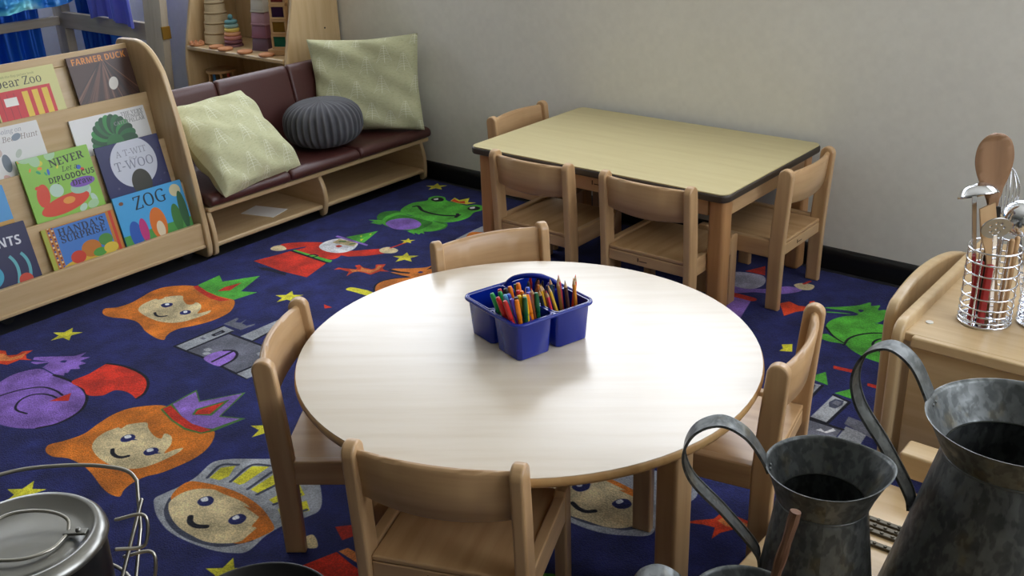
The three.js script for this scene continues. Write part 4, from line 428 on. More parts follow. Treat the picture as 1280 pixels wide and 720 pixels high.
// ---------------------------------------------------------------- the shelf of sorting toys behind the sofa
{
  const P = [-1.72, ROOM.floor, 0.2], t = thing('toy_shelf', 'maple shelf unit with curved side panels holding sorting toys, behind the sofa', 'shelf', P);
  const at = (g) => merge(g).translate(-P[0], -P[1], -P[2]);
  const xl = -2.085, xr = -1.35;
  const s = new THREE.Shape(); s.moveTo(0.012, 0); s.lineTo(0.012, 0.92); s.lineTo(0.12, 0.92); s.bezierCurveTo(0.21, 0.90, 0.25, 0.82, 0.268, 0.74); s.bezierCurveTo(0.30, 0.62, 0.335, 0.52, 0.345, 0.42); s.lineTo(0.36, 0); s.closePath();
  for (const x of [xl, xr]) part('side_panel', at(grain(ext(s, 0.02, 0.006, 3, 20).rotateY(-Math.PI / 2).translate(x, 0, 0), 'y')), M.maple, t);
  const w = xr - xl - 0.02, xc = (xl + xr) / 2;
  part('back_panel', at(grain(box(w, 0.88, 0.012, xc, 0.46, 0.022, 0.002), 'y')), M.maple, t);
  part('shelf_board', at(grain(box(w, 0.02, 0.305, xc, 0.505, 0.183, 0.006), 'x')), M.maple, t);
  part('shelf_board', at(grain(box(w, 0.02, 0.31, xc, 0.292, 0.185, 0.006), 'x')), M.maple, t);
  part('shelf_board', at(grain(box(w, 0.02, 0.32, xc, 0.05, 0.19, 0.006), 'x')), M.maple, t);
  part('shelf_board', at(grain(box(w, 0.02, 0.1, xc, 0.905, 0.085, 0.006), 'x')), M.maple, t);
  for (const y of [0.62, 0.4]) part('peg_hole', at(cyl(0.004, 0.004, 0.002, 0, 0, 0, 12).rotateZ(Math.PI / 2).translate(xr + 0.0102, y, 0.10)), M.black, t);
  const top = 0.5155;
  // woven nesting baskets, upside down in a tower
  const rope = new THREE.MeshPhysicalMaterial({ roughness: 0.95, map: dataTex(128, 128, (u, v) => { const k = 0.8 + 0.2 * Math.abs(Math.sin(v * 50)) + 0.16 * (fbm(u, v, 24, 24, 5, 2) - 0.5); return [212 * k, 190 * k, 152 * k]; }, true, 0.12) });
  let y = top; for (let i = 0; i < 5; i++) { const r = 0.071 - i * 0.0065, h = 0.046; const b = solo('stacking_basket', ['widest', 'second widest', 'middle', 'second smallest', 'smallest'][i] + ' beige woven stacking basket of the tower on the shelf', 'basket', lathe([[0, 0], [r, 0], [r + 0.002, 0.005], [r, 0.009], [r - 0.003, 0.012], [r - 0.005, h - 0.006], [r - 0.009, h - 0.0005], [0, h - 0.0005]], 40), rope, 'tower of woven baskets'); b.position.set(-1.998, y, 0.20); y += h; }
  // ring stacker
  const rs = thing('ring_stacker', 'pastel ring stacker with teal top on the toy shelf', 'toy', [-1.852, top, 0.225]); rs.scale.set(0.82, 0.96, 0.82);
  part('base', cyl(0.052, 0.054, 0.012, 0, 0.006, 0, 32), plain('#7a4f55', 0.6), rs);
  [['#81505a', 0.051], ['#b8796f', 0.05], ['#d39a72', 0.046], ['#d8c062', 0.042], ['#8fb0a8', 0.037], ['#5d8f92', 0.032]].forEach(([c, r], i) => part('ring', new THREE.TorusGeometry(r * 0.66, 0.0105, 12, 32).scale(1.15, 1.15, 0.95).rotateX(Math.PI / 2).translate(0, 0.023 + i * 0.0185, 0), plain(c, 0.6), rs));
  part('knob', new THREE.SphereGeometry(0.014, 16, 12).translate(0, 0.138, 0), plain('#5d8f92', 0.6), rs);
  // square nesting cups
  let yy = top; [['#5f4350', 0.056], ['#83505f', 0.052], ['#a7808a', 0.048], ['#b9b2a4', 0.044], ['#5f7a6c', 0.040], ['#4b6a60', 0.036]].forEach(([c, r], i) => {
    const h = 0.056, k = solo('stacking_cup', ['dark plum', 'mauve', 'dusty pink', 'cream', 'sage', 'deep green'][i] + ' square stacking cup in the tapering tower on the toy shelf', 'cup', loft([[r, 0], [r, 0.006], [r - 0.002, 0.007], [r - 0.007, h - 0.003], [r - 0.009, h]].map(([q, hh]) => { const pts = [], rr = q * 0.2; for (let a = 0; a < 24; a++) { const an = a / 24 * Math.PI * 2, cx = Math.sign(Math.cos(an)) * (q - rr), cz = Math.sign(Math.sin(an)) * (q - rr); pts.push([cx + rr * Math.cos(an), hh, cz - -rr * Math.sin(an)]); } return pts.reverse(); }), 0.6), plain(c, 0.5), 'tower of square cups');
    k.position.set(-1.640, yy, 0.20); k.rotation.y = 0.25; k.scale.set(0.9, 1, 0.9); yy += h + 0.0005; });
  // wooden frames with coloured windows, stacked
  let yf = top; [['plain', '#c9a060'], ['green', '#1f5b48'], ['amber', '#7a5a22'], ['violet', '#2f1a34'], ['red', '#6a2a28']].forEach(([n, c], i) => {
    const h = i ? 0.064 : 0.026, f = thing('window_block', (i ? n + ' window' : 'solid low') + ' wooden block in the stack at the end of the toy shelf', 'toy', [-1.470 + 0.004 * i, yf, 0.25], 0.45, 'stack of wooden window blocks');
    if (i) { const q = 0.078, b = 0.010; part('frame', grain([box(q, b, 0.03, 0, b / 2, 0, 0.002), box(q, b, 0.03, 0, h - b / 2, 0, 0.002), box(b, h - 2 * b, 0.03, -q / 2 + b / 2, h / 2, 0, 0.002), box(b, h - 2 * b, 0.03, q / 2 - b / 2, h / 2, 0, 0.002)], 'x'), M.beech, f); part('pane', box(q - 2 * b, h - 2 * b, 0.022, 0, h / 2, 0, 0.001), plain(c, 0.15), f); }
    else part('body', grain(box(0.11, h, 0.05, 0, h / 2, 0, 0.004), 'x'), M.beech, f);
    yf += h; });
  // peach wooden discs lying on the board
  [[-2.03, 0.305], [-1.885, 0.300], [-1.80, 0.312], [-1.655, 0.312], [-1.505, 0.308]].forEach(([x, z], i) => {
    const d = thing('wooden_disc', ['peach wooden disc with a lumpy rim, in front of the basket tower', 'peach wooden disc touching another, by the basket tower', 'peach wooden disc in front of the ring stacker', 'peach wooden disc left between ring stacker and square cups', 'peach wooden disc in front of the square cup tower'][i], 'toy', [x, top, z]);
    part('disc', lathe([[0, 0], [0.031, 0], [0.0345, 0.003], [0.0345, 0.009], [0.031, 0.012], [0.024, 0.0135], [0, 0.0135]], 32), plain('#cf8f63', 0.6), d);
    if (i === 0) for (let k = 0; k < 7; k++) part('knob', new THREE.SphereGeometry(0.008, 10, 8).translate(0.027 * Math.cos(k * 0.9), 0.0135, 0.027 * Math.sin(k * 0.9)), plain('#c9865c', 0.6), d); });
  // cage rattle on the board below
  const r = thing('cage_rattle', 'wooden cage rattle with coloured rods on the lower board of the toy shelf', 'toy', [-1.995, 0.3025, 0.22]);
  for (const q of [0.006, 0.084]) part('plate', grain(cyl(0.07, 0.07, 0.012, 0, q, 0, 32), 'x'), M.beech, r);
  ['#b03a2c', '#c8a070', '#2f6a9c', '#c8a070', '#c87a2c', '#c8a070', '#3f8a5a', '#c8a070', '#b03a2c', '#c8a070'].forEach((c, k) => part('rod', cyl(0.007, 0.007, 0.068, 0.056 * Math.cos(k * 0.628), 0.045, 0.056 * Math.sin(k * 0.628), 10), plain(c, 0.5), r));
}

// ---------------------------------------------------------------- the wooden den frame with shiny cloths
{
  const P = [-3.27, ROOM.floor, 0.3], t = thing('den_frame', 'grey-brown timber den frame with a slanting leg standing by the toy shelf', 'frame', P);
  const at = (g) => merge(g).translate(-P[0], -P[1], -P[2]);
  part('post', at(grain(box(0.10, 1.25, 0.05, -3.27, 0.625, 0.3), 'y')), M.pine, t);
  part('cross_board', at(grain(box(0.94, 0.085, 0.03, -2.77, 0.550, 0.31), 'x')), M.pine, t);
  part('side_rail', at(grain(box(0.05, 0.045, 1.5, -3.27, 0.545, 1.08), 'z')), M.pine, t);
  part('slanting_leg', at(grain(box(0.145, 1.26, 0.04, 0, 0, 0), 'y').rotateZ(-0.13).translate(-2.278, 0.636, 0.345)), M.pine, t);
  part('hinge', at(box(0.012, 0.06, 0.045, -2.212, 0.565, 0.345, 0.002)), plain('#a8843a', 0.4, { metalness: 0.8 }), t);
  part('post', at(grain(box(0.10, 1.25, 0.05, -3.27, 0.625, 1.85), 'y')), M.pine, t);
  part('top_rail', at(grain([box(0.05, 0.05, 1.6, -3.27, 1.275, 1.08), box(0.95, 0.05, 0.05, -2.77, 1.275, 0.3)], 'z')), M.pine, t);
}
function sheet(fn, nu, nv) {   // cloth of a little thickness from a point function
  const pos = [], uv = [], idx = [], e = 0.0012, S = (nu + 1) * (nv + 1);
  const base = []; for (let j = 0; j <= nv; j++) for (let i = 0; i <= nu; i++) base.push(V(...fn(i / nu, j / nv)));
  const at = (i, j) => base[Math.max(0, Math.min(nv, j)) * (nu + 1) + Math.max(0, Math.min(nu, i))];
  for (const s of [1, -1]) for (let j = 0; j <= nv; j++) for (let i = 0; i <= nu; i++) { const n = at(i + 1, j).clone().sub(at(i - 1, j)).cross(at(i, j + 1).clone().sub(at(i, j - 1))).normalize(), p = at(i, j).clone().addScaledVector(n, s * e); pos.push(p.x, p.y, p.z); uv.push(i / nu, j / nv); }
  for (const k of [0, 1]) for (let j = 0; j < nv; j++) for (let i = 0; i < nu; i++) { const a = k * S + j * (nu + 1) + i, b = a + 1, c = a + nu + 1, d = c + 1; k ? idx.push(a, c, b, b, c, d) : idx.push(a, b, c, b, d, c); }
  const g = new THREE.BufferGeometry(); g.setAttribute('position', new THREE.Float32BufferAttribute(pos, 3)); g.setAttribute('uv', new THREE.Float32BufferAttribute(uv, 2)); g.setIndex(idx); g.computeVertexNormals(); return g;
}
{
  const satin = new THREE.MeshPhysicalMaterial({ color: '#1c66d8', roughness: 0.28, metalness: 0.45, sheen: 0.5, sheenColor: new THREE.Color('#3f8fe8') });
  const fold = (u, k, s) => 0.035 * Math.sin(u * k + s) + 0.02 * Math.sin(u * k * 2.3 + 1.3 * s) + 0.012 * Math.sin(u * k * 5.1 + s);
  solo('satin_curtain', 'deep blue shiny satin cloth hanging in folds behind the den side rail', 'cloth', sheet((u, v) => [-3.40 + fold(u, 34, v * 1.5) * (1.2 - 0.5 * v), 0.01 + 1.24 * v, 0.36 + 1.6 * u + 0.03 * Math.sin(v * 4)], 160, 24), satin, 'blue satin cloths on the den');
  solo('satin_curtain', 'narrow deep blue satin cloth hanging behind the den cross board', 'cloth', sheet((u, v) => [-3.20 + 0.36 * u, 0.01 + 1.24 * v, 0.20 + fold(u, 16, v * 1.2) * 0.9], 70, 24), satin, 'blue satin cloths on the den');
  const foilMap = dataTex(256, 256, (u, v) => { const a = fbm(u, v, 6, 10, 3, 4), b = fbm(u, v, 9, 5, 17, 4), c = mixc([30, 120, 214], [130, 236, 246], Math.min(1, Math.max(0, (a - 0.3) * 2.4))); return mixc(c, b > 0.58 ? [206, 230, 240] : [66, 72, 180], b > 0.58 ? (b - 0.58) * 5 : Math.max(0, 0.4 - b) * 2.4); }, true, 1);
  const foil = new THREE.MeshPhysicalMaterial({ map: foilMap, roughness: 0.3, metalness: 0.25, bumpMap: dataTex(256, 256, (u, v) => { const n = 255 * Math.abs(fbm(u, v, 8, 8, 33, 4) * 2 - 1); return [n, n, n]; }, false, 1), bumpScale: 0.02 });
  solo('foil_cloth', 'crinkled iridescent turquoise foil cloth draped over the den frame', 'cloth', sheet((u, v) => { const z = 0.18 + 1.2 * u, low = 0.634 + 0.03 * Math.max(0, 1 - u * 4) + 0.007 * Math.sin(u * 26); return [-3.20 + 0.08 * (1 - v) + fold(u, 22, v * 2) * 0.5, low + (1.31 - low) * v, z]; }, 80, 24), foil);
  const org = new THREE.MeshPhysicalMaterial({ color: '#7f86e0', roughness: 0.6, transmission: 0.5, thickness: 0, sheen: 1, sheenColor: new THREE.Color('#6f7ef0') });
  solo('organza_cloth', 'sheer violet organza cloth hanging over the den cross board', 'cloth', sheet((u, v) => { const low = 0.585 + 0.02 * Math.sin(u * 5); return [-2.87 + 0.40 * u, low + (1.30 - low) * v, 0.345 + fold(u, 14, v) * 0.4]; }, 50, 20), org);
}
// ---------------------------------------------------------------- blue caddy with pens and pencils
{
  const ang = Math.atan2(0.185, 0.071), C = [1.008, 0.385, 1.610];   // the side from front corner to right corner
  const t = thing('desk_caddy', 'blue plastic caddy of four cups full of pens on the round table', 'caddy', C, -0.275);
  const blue = plain('#08248c', 0.24), H = 0.085;
  const sq = (q, r, y, cx, cz) => { const pts = []; for (let a = 0; a < 32; a++) { const an = a / 32 * Math.PI * 2 + 0.001, sx = Math.sign(Math.cos(an)), sz = Math.sign(Math.sin(an)); pts.push([cx + sx * (q - r) + r * Math.cos(an), y, cz + sz * (q - r) + r * Math.sin(an)]); } return pts.reverse(); };
  for (const [a, b] of [[-1, -1], [1, -1], [-1, 1], [1, 1]]) {
    const cx = a * 0.048, cz = b * 0.048, q = 0.045, k = 0.040;
    part('cup', loft([sq(k - 0.003, 0.012, 0.004, cx, cz), sq(k - 0.003, 0.012, 0.0005, cx, cz), sq(k, 0.012, 0.002, cx, cz), sq(q, 0.012, H - 0.004, cx, cz), sq(q + 0.001, 0.012, H, cx, cz), sq(q - 0.0015, 0.011, H, cx, cz), sq(q - 0.002, 0.011, H - 0.006, cx, cz), sq(k - 0.002, 0.010, 0.005, cx, cz)], 0.9), blue, t);
  }
  // rolled rim round the whole caddy, and the web between the cups
  const rimR = 0.0985, rp = []; for (let a = 0; a < 48; a++) { const an = a / 48 * Math.PI * 2 + 0.01, r = 0.02; rp.push([Math.sign(Math.cos(an)) * (rimR - r) + r * Math.cos(an), H - 0.002, Math.sign(Math.sin(an)) * (rimR - r) + r * Math.sin(an)]); }
  part('rim', tube(rp, 0.0038, 160, 8, true), blue, t);
  part('web', [box(0.008, 0.004, 0.19, 0, H - 0.003, 0, 0.001), box(0.19, 0.004, 0.008, 0, H - 0.003, 0, 0.001)], blue, t);
  part('handle', tube([[-0.090, H - 0.004, -0.004], [-0.078, H + 0.014, -0.014], [-0.055, H + 0.024, -0.034], [-0.034, H + 0.024, -0.055], [-0.014, H + 0.012, -0.078], [-0.004, H - 0.004, -0.090]], 0.0055, 40, 8), blue, t);
  // markers in the front cups, pencils in the right-hand cup
  const toWorld = (x, y, z) => V(x, y, z).applyAxisAngle(V(0, 1, 0), -0.275).add(V(...C));
  const place = (o, foot, head) => { o.position.copy(foot); o.quaternion.setFromUnitVectors(V(0, 1, 0), head.clone().sub(foot).normalize()); };
  const CO = { red: '#c8201c', orange: '#ee8214', yellow: '#e8c21a', green: '#0f9a48', darkgreen: '#0d5a34', blue: '#2c4fc0', purple: '#4b3aa8', black: '#17171b', brown: '#7a3f22', lightblue: '#4f9ac8' };
  const marker = (c, i) => { const n = { darkgreen: 'dark green', lightblue: 'light blue' }[c] ?? c; const o = thing('marker_pen', n + ' felt marker standing in the blue caddy', 'pen', [0, 0, 0], 0, 'markers in the blue caddy'); const m = plain(CO[c], 0.35);
    part('barrel', lathe([[0, 0], [0.0044, 0.001], [0.0048, 0.008], [0.0048, 0.078], [0, 0.078]], 14), m, o); part('cap', lathe([[0, 0.078], [0.0052, 0.078], [0.0054, 0.08], [0.0050, 0.114], [0.0040, 0.119], [0.0036, 0.120], [0, 0.120]], 14), m, o); return o; };
  const LIST = ['red', 'orange', 'purple', 'black', 'darkgreen', 'yellow', 'yellow', 'purple', 'darkgreen', 'orange', 'brown', 'darkgreen', 'red', 'lightblue', 'blue', 'red', 'orange', 'blue', 'yellow', 'green', 'green', 'red', 'black', 'orange', 'orange', 'darkgreen'];
  LIST.forEach((c, i) => {   // rows across the front cup, heads spread outward
    const row = i < 12 ? 0 : i < 19 ? 1 : 2, n = [12, 7, 7][row], k = row === 0 ? i : row === 1 ? i - 12 : i - 19, u = k / (n - 1) * 2 - 1;
    const x = 0.048 + [0.026, 0.008, -0.014][row], z = 0.048 + 0.027 * -u;
    const foot = toWorld(x - 0.004, 0.0072 + 0.006 * rnd(), z).addScaledVector(V(0.764, 0, -0.645), u < -0.4 ? 0.008 : 0), head = toWorld(x + [0.004, -0.004, -0.012][row] + rnd(-0.004, 0.004), 0.0072 + 0.10, z - 0.004 * u + rnd(-0.004, 0.004)).addScaledVector(V(-0.764, 0, 0.645), 0.012 + rnd(-0.004, 0.008)).addScaledVector(V(-0.645, 0, -0.764), 0.006);
    place(marker(c, i), foot, head);
  });
  const pencil = (c, name) => { const o = thing('pencil', name + ' coloured pencil in the blue caddy', 'pencil', [0, 0, 0], 0, 'pencils in the blue caddy'); part('shaft', cyl(0.0038, 0.0038, 0.104, 0, 0.052, 0, 6), plain(c, 0.4), o); part('sharpened_wood', cyl(0.0013, 0.0038, 0.010, 0, 0.109, 0, 12), M.beech, o); part('lead', cyl(0.0002, 0.0013, 0.005, 0, 0.1165, 0, 8), plain(c, 0.5), o); return o; };
  const PC = [['#d8432a', 'orange-red'], ['#1b2f4a', 'navy'], ['#d83a44', 'crimson'], ['#d8a824', 'mustard'], ['#8a5a24', 'brown'], ['#d8b02c', 'yellow'], ['#27506e', 'slate blue'], ['#a87a3c', 'tan'], ['#4a2c20', 'dark brown'], ['#cc3a4a', 'pinkish red'], ['#e2471e', 'vermilion'], ['#e08a24', 'light orange']];
  PC.forEach(([c, n], i) => {
    const u = i / (PC.length - 1) * 2 - 1, z = -0.048 - 0.032 * u, x = 0.048 + (i % 3) * 0.016 - 0.02;
    const foot = toWorld(x + 0.006, 0.0072, z), head = toWorld(x - 0.008 + (i < 4 ? 0.022 : 0), 0.112, z + (i === 10 ? -0.030 : -0.008 * u)).addScaledVector(V(-0.764, 0, 0.645), i < 6 ? 0.022 : 0.006); place(pencil(c, n), foot, head);
  });
  // darker odds and ends in the far cup
  [['#141417', -0.02, -0.03], ['#141417', 0.0, -0.02], ['#5a4aa8', 0.012, -0.028], ['#3c3f4a', 0.026, -0.03], ['#8a4a2c', -0.006, -0.01], ['#26304c', 0.02, -0.008], ['#b02a24', -0.026, -0.004], ['#d8782a', 0.008, 0.012], ['#2f5fb0', 0.024, 0.014], ['#3a3a44', -0.014, 0.022]].forEach(([c, x, z], i) => {
    const o = thing('crayon', ['black', 'charcoal', 'violet', 'slate grey', 'rust brown', 'dark blue', 'brick red', 'pumpkin orange', 'mid blue', 'graphite'][i] + ' crayon in the far cup of the caddy', 'crayon', [0, 0, 0], 0, 'crayons in the blue caddy');
    part('stick', lathe([[0, 0], [0.0048, 0], [0.0048, 0.086], [0.0035, 0.09], [0.0018, 0.1], [0, 0.1]], 12), plain(c, 0.5), o);
    place(o, toWorld(-0.044 + x, 0.0072, -0.048 + z * 0.3), toWorld(-0.018 + x * 1.2, 0.105, -0.040 + z * 0.6)); });
}

// ---------------------------------------------------------------- play cupboard with utensil pots
const TOPY = 0.35;
{
  const P = [1.9, 0, 0.75], t = thing('play_cupboard', 'low maple play cupboard with a raised curved back rail beside the round table', 'cupboard', P);
  const at = (g) => merge(g).translate(-P[0], -P[1], -P[2]);
  const z0 = 0.42, z1 = 1.09, x0 = 1.60, x1 = 2.25;
  part('worktop', at(grain(box(x1 - x0, 0.02, z1 - z0 - 0.02, (x0 + x1) / 2, TOPY - 0.01, (z0 + z1) / 2 - 0.004, 0.004), 'x')), M.maple, t);
  // rounded side rail with its end post, standing a little above the worktop
  const s = new THREE.Shape(); s.moveTo(-z1, 0); s.lineTo(-z1, TOPY - 0.015); s.quadraticCurveTo(-z1, TOPY + 0.022, -z1 + 0.045, TOPY + 0.024); s.lineTo(-z0, TOPY + 0.024); s.lineTo(-z0, 0); s.closePath();
  part('side_panel', at(grain(ext(s, 0.026, 0.009, 4, 16).rotateY(Math.PI / 2).translate(x0 - 0.001, 0, 0), 'y')), M.maple, t);
  part('end_panel', at(grain(box(x1 - x0 - 0.03, TOPY - 0.05, 0.016, (x0 + x1) / 2 + 0.014, 0.02 + (TOPY - 0.05) / 2, z1 - 0.022, 0.003), 'x')), M.maple, t);
  part('front_edge', at(grain(box(x1 - x0 - 0.03, 0.026, 0.02, (x0 + x1) / 2 + 0.014, TOPY - 0.014, z1 - 0.011, 0.005), 'x')), M.maple, t);
  part('plinth', at(grain(box(x1 - x0 - 0.03, 0.03, z1 - z0 - 0.05, (x0 + x1) / 2 + 0.014, 0.015, (z0 + z1) / 2, 0.003), 'x')), M.maple, t);
  part('screw_cap', at(cyl(0.008, 0.008, 0.002, 1.637, TOPY + 0.001, 1.0, 20)), plain('#d9d6cc', 0.3), t);
  // back board with an arched top and a hand hole
  const b = new THREE.Shape(); b.moveTo(-0.985, 0.012); b.lineTo(-0.995, 0.31); b.quadraticCurveTo(-0.995, 0.365, -0.955, 0.372); b.bezierCurveTo(-0.88, 0.392, -0.80, 0.394, -0.72, 0.384); b.bezierCurveTo(-0.62, 0.372, -0.52, 0.345, -0.44, 0.31); b.lineTo(-0.42, 0.012); b.closePath();
  const hole = new THREE.Path(); hole.moveTo(-0.66, 0.275); hole.lineTo(-0.57, 0.275); hole.absarc(-0.57, 0.292, 0.017, -Math.PI / 2, Math.PI / 2); hole.lineTo(-0.66, 0.309); hole.absarc(-0.66, 0.292, 0.017, Math.PI / 2, Math.PI * 1.5); b.holes.push(hole);
  part('back_board', at(grain(ext(b, 0.026, 0.008, 4, 16).rotateY(Math.PI / 2).translate(1.548, 0, 0), 'y')), M.maple, t);
}
function wirePot(label, x, z, R0, R1, H) {
  const o = thing('utensil_pot', label, 'utensil holder', [x, TOPY + 0.0005, z], 0.3, 'chrome wire utensil pots');
  const ys = [0.004, 0.014, 0.028, 0.044, 0.068, 0.094, 0.120, 0.146, H];
  for (const y of ys) { const r = R0 + (R1 - R0) * y / H; part('wire_ring', new THREE.TorusGeometry(r, y === H || y < 0.01 ? 0.0024 : 0.0019, 8, 48).rotateX(Math.PI / 2).translate(0, y, 0), M.chrome, o); }
  for (let i = 0; i < 6; i++) { const a = i * Math.PI / 3; part('upright_wire', bar([R0 * 0.97 * Math.cos(a), 0.003, R0 * 0.97 * Math.sin(a)], [R1 * 0.97 * Math.cos(a), H, R1 * 0.97 * Math.sin(a)], 0.0018), M.chrome, o); }
  part('base_disc', cyl(R0, R0, 0.002, 0, 0.0015, 0, 40), M.chrome, o);
  return o;
}
{
  const px = 1.727, pz = 0.925;
  wirePot('chrome wire pot crowded with wooden and steel utensils on the play cupboard', px, pz, 0.053, 0.053, 0.172);
  wirePot('chrome wire pot of steel tools standing behind the crowded one', px + 0.105, pz - 0.060, 0.053, 0.053, 0.172);
  const R = V(0.764, 0, -0.645), F = V(-0.645, 0, -0.764);   // to the right and away, as the pot is seen
  const W = (r, y, f = 0) => { const p = R.clone().multiplyScalar(r).addScaledVector(F, f); return V(px + p.x, TOPY + y, pz + p.z); };
  const tool = (name, label, foot, head, facing) => { const o = thing(name, label, 'utensil', [0, 0, 0], 0, 'utensils in the wire pots'); const u = head.clone().sub(foot).normalize(), n = facing.clone().addScaledVector(u, -facing.dot(u)).normalize(), r = new THREE.Vector3().crossVectors(u, n); o.position.copy(foot); o.quaternion.setFromRotationMatrix(new THREE.Matrix4().makeBasis(r, u, n)); return o; };
  const toCam = F.clone().negate().add(V(0, 0.35, 0)).normalize();
  const spoonWood = woodMat([146, 108, 72], [104, 72, 44], 41, 0.6);
  { const o = tool('wooden_spoon', 'large wooden spoon standing bowl up in the wire pot', W(0.010, 0.006, 0.01), W(-0.018, 0.39, 0.035), toCam), L = 0.405;
    const pts = [[0.006, 0], [0.0062, 0.12], [0.008, 0.2], [0.012, 0.255], [0.022, 0.285], [0.037, 0.325], [0.041, 0.355], [0.034, 0.385], [0.018, 0.401], [0.004, 0.405]], rings = [], cw = new THREE.CatmullRomCurve3(pts.map(([w, y]) => V(w, y, 0)), false, 'centripetal').getPoints(48).map((p) => [Math.max(p.x, 0.001), p.y]);
    for (const [w, y] of cw) { const ring = [], th = y > 0.26 ? 0.006 : 0.0055, dish = y > 0.28 && y < 0.395 ? -0.006 : 0; for (let k = 0; k < 20; k++) { const a = k / 20 * Math.PI * 2, s = Math.sin(a); ring.push([w * Math.cos(a), y, th * s + (s > 0.3 ? dish * (1 - (Math.cos(a)) ** 2) : 0) - (y > 0.28 ? 0.002 : 0)]); } rings.push(ring.reverse()); }
    part('bowl_and_handle', grain(loft(rings, 1.2), 'y'), spoonWood, o); }
  { const o = tool('ladle', 'steel ladle with a round shiny bowl leaning out of the wire pot', W(-0.022, 0.006, 0), W(-0.052, 0.275, 0.02), toCam);
    part('handle', box(0.010, 0.28, 0.002, 0, 0.14, 0, 0.0008), M.chrome, o); part('bowl', lathe([[0.0002, 0], [0.018, 0.002], [0.032, 0.010], [0.040, 0.024], [0.041, 0.028], [0.0395, 0.028], [0.031, 0.0125], [0.018, 0.004], [0.0002, 0.002]], 32).rotateX(Math.PI - 0.35).translate(0.004, 0.305, 0.0), M.chrome, o); }
  { const o = tool('slotted_spoon', 'steel slotted spoon with drilled holes in front in the wire pot', W(0.006, 0.006, -0.02), W(-0.022, 0.200, -0.034), toCam);
    const s = new THREE.Shape(); s.absellipse(0, 0, 0.034, 0.026, 0, Math.PI * 2); for (const [hx, hy] of [[-0.016, 0.004], [-0.006, 0.012], [0.006, 0.012], [0.016, 0.004], [-0.01, -0.008], [0.0, -0.001], [0.01, -0.008], [0, -0.014]]) { const h = new THREE.Path(); h.absarc(hx, hy, 0.0028, 0, Math.PI * 2, true); s.holes.push(h); }
    part('blade', ext(s, 0.003, 0.0006, 1, 24).rotateZ(-0.35).rotateX(0.25).translate(0, 0.228, 0.004), M.steel, o); part('handle', box(0.009, 0.21, 0.002, 0, 0.105, 0, 0.0008), M.chrome, o); }
  { const o = tool('wooden_spatula', 'flat pale wooden spatula leaning in the wire pot', W(0.02, 0.006, -0.01), W(-0.030, 0.250, 0.0), toCam);
    part('blade', grain(ext(poly([[-0.009, 0], [0.009, 0], [0.010, 0.16], [0.019, 0.20], [0.018, 0.268], [-0.016, 0.262], [-0.018, 0.20], [-0.010, 0.16]]), 0.005, 0.001), 'y'), M.beech, o); }
  { const o = tool('turner', 'black handled turner standing in the wire pot', W(-0.005, 0.006, 0.02), W(-0.016, 0.235, 0.008), toCam); part('blade', ext(rrect(0.036, 0.06, 0.006), 0.003, 0.0008).translate(0, 0.225, 0), plain('#16130f', 0.35), o); part('handle', box(0.010, 0.2, 0.006, 0, 0.10, 0, 0.002), plain('#16130f', 0.35), o); }
  for (const [r, f, n] of [[-0.034, -0.010, 'nearer the cupboard rail'], [-0.022, -0.03, 'beside the slotted spoon']]) { const o = tool('red_handle_tool', 'red plastic tool handle inside the wire pot, ' + n, W(r, 0.006, f), W(r * 0.95, 0.14, f), toCam); part('handle', box(0.016, 0.14, 0.009, 0, 0.07, 0, 0.004), plain('#9c1a1c', 0.35), o); }
  for (const [r, f] of [[0.016, -0.03], [0.034, -0.012]]) { const o = tool('wooden_stick_spoon', r < 0.03 ? 'thin pale wooden handle in front in the wire pot' : 'thin pale wooden handle by the edge of the wire pot', W(r, 0.006, f), W(r + 0.004, 0.19, f * 0.8), toCam); part('handle', grain(bar([0, 0.006, 0], [0, 0.19, 0], 0.0055, 10), 'y'), M.beech, o); }
  { const o = tool('whisk', 'wire balloon whisk behind the large wooden spoon', W(0.028, 0.006, 0.03), W(0.030, 0.32, 0.05), toCam); part('handle', bar([0, 0, 0], [0, 0.17, 0], 0.006, 12), M.chrome, o);
    for (let k = 0; k < 5; k++) { const a = k * Math.PI / 5, w = 0.022; part('loop', tube([[0, 0.165, 0], [w * 0.7 * Math.cos(a), 0.23, w * 0.7 * Math.sin(a)], [w * Math.cos(a), 0.285, w * Math.sin(a)], [0, 0.325, 0], [-w * Math.cos(a), 0.285, -w * Math.sin(a)], [-w * 0.7 * Math.cos(a), 0.23, -w * 0.7 * Math.sin(a)], [0, 0.165, 0]], 0.0009, 50, 5), M.chrome, o); } }
  { const o = tool('ladle', 'steel ladle with its bowl hanging over the second wire pot', W(0.10, 0.006, 0.03), W(0.052, 0.225, 0.03), toCam);
    part('handle', box(0.010, 0.22, 0.002, 0, 0.11, 0, 0.0008), M.chrome, o); part('bowl', new THREE.SphereGeometry(0.042, 32, 16, 0, Math.PI * 2, 0, Math.PI / 2).rotateX(0.9).translate(0.004, 0.222, 0.004), M.chrome, o); }
  { const o = tool('steel_scoop', 'large steel scoop filling the second wire pot', W(0.122, 0.006, 0.02), W(0.122, 0.2, 0.02), toCam); part('pan', lathe([[0.0002, 0.10], [0.036, 0.10], [0.044, 0.112], [0.046, 0.19], [0.044, 0.19], [0.041, 0.114], [0.034, 0.103], [0.0002, 0.103]], 32), M.chrome, o); part('handle', bar([0, 0, 0], [0, 0.10, 0], 0.006), M.chrome, o); }
  // dark red fringed cloth at the edge
  const fr = thing('fringed_cloth', 'dark red fringed cloth hanging beside the wire pots', 'cloth', [1.905, TOPY + 0.012, 0.62]);
  part('cloth', sheet((u, v) => [0.03 + 0.02 * Math.sin(v * 9), 0.30 * v + 0.02, -0.12 + 0.24 * u], 12, 12), plain('#6e0f16', 0.9), fr);
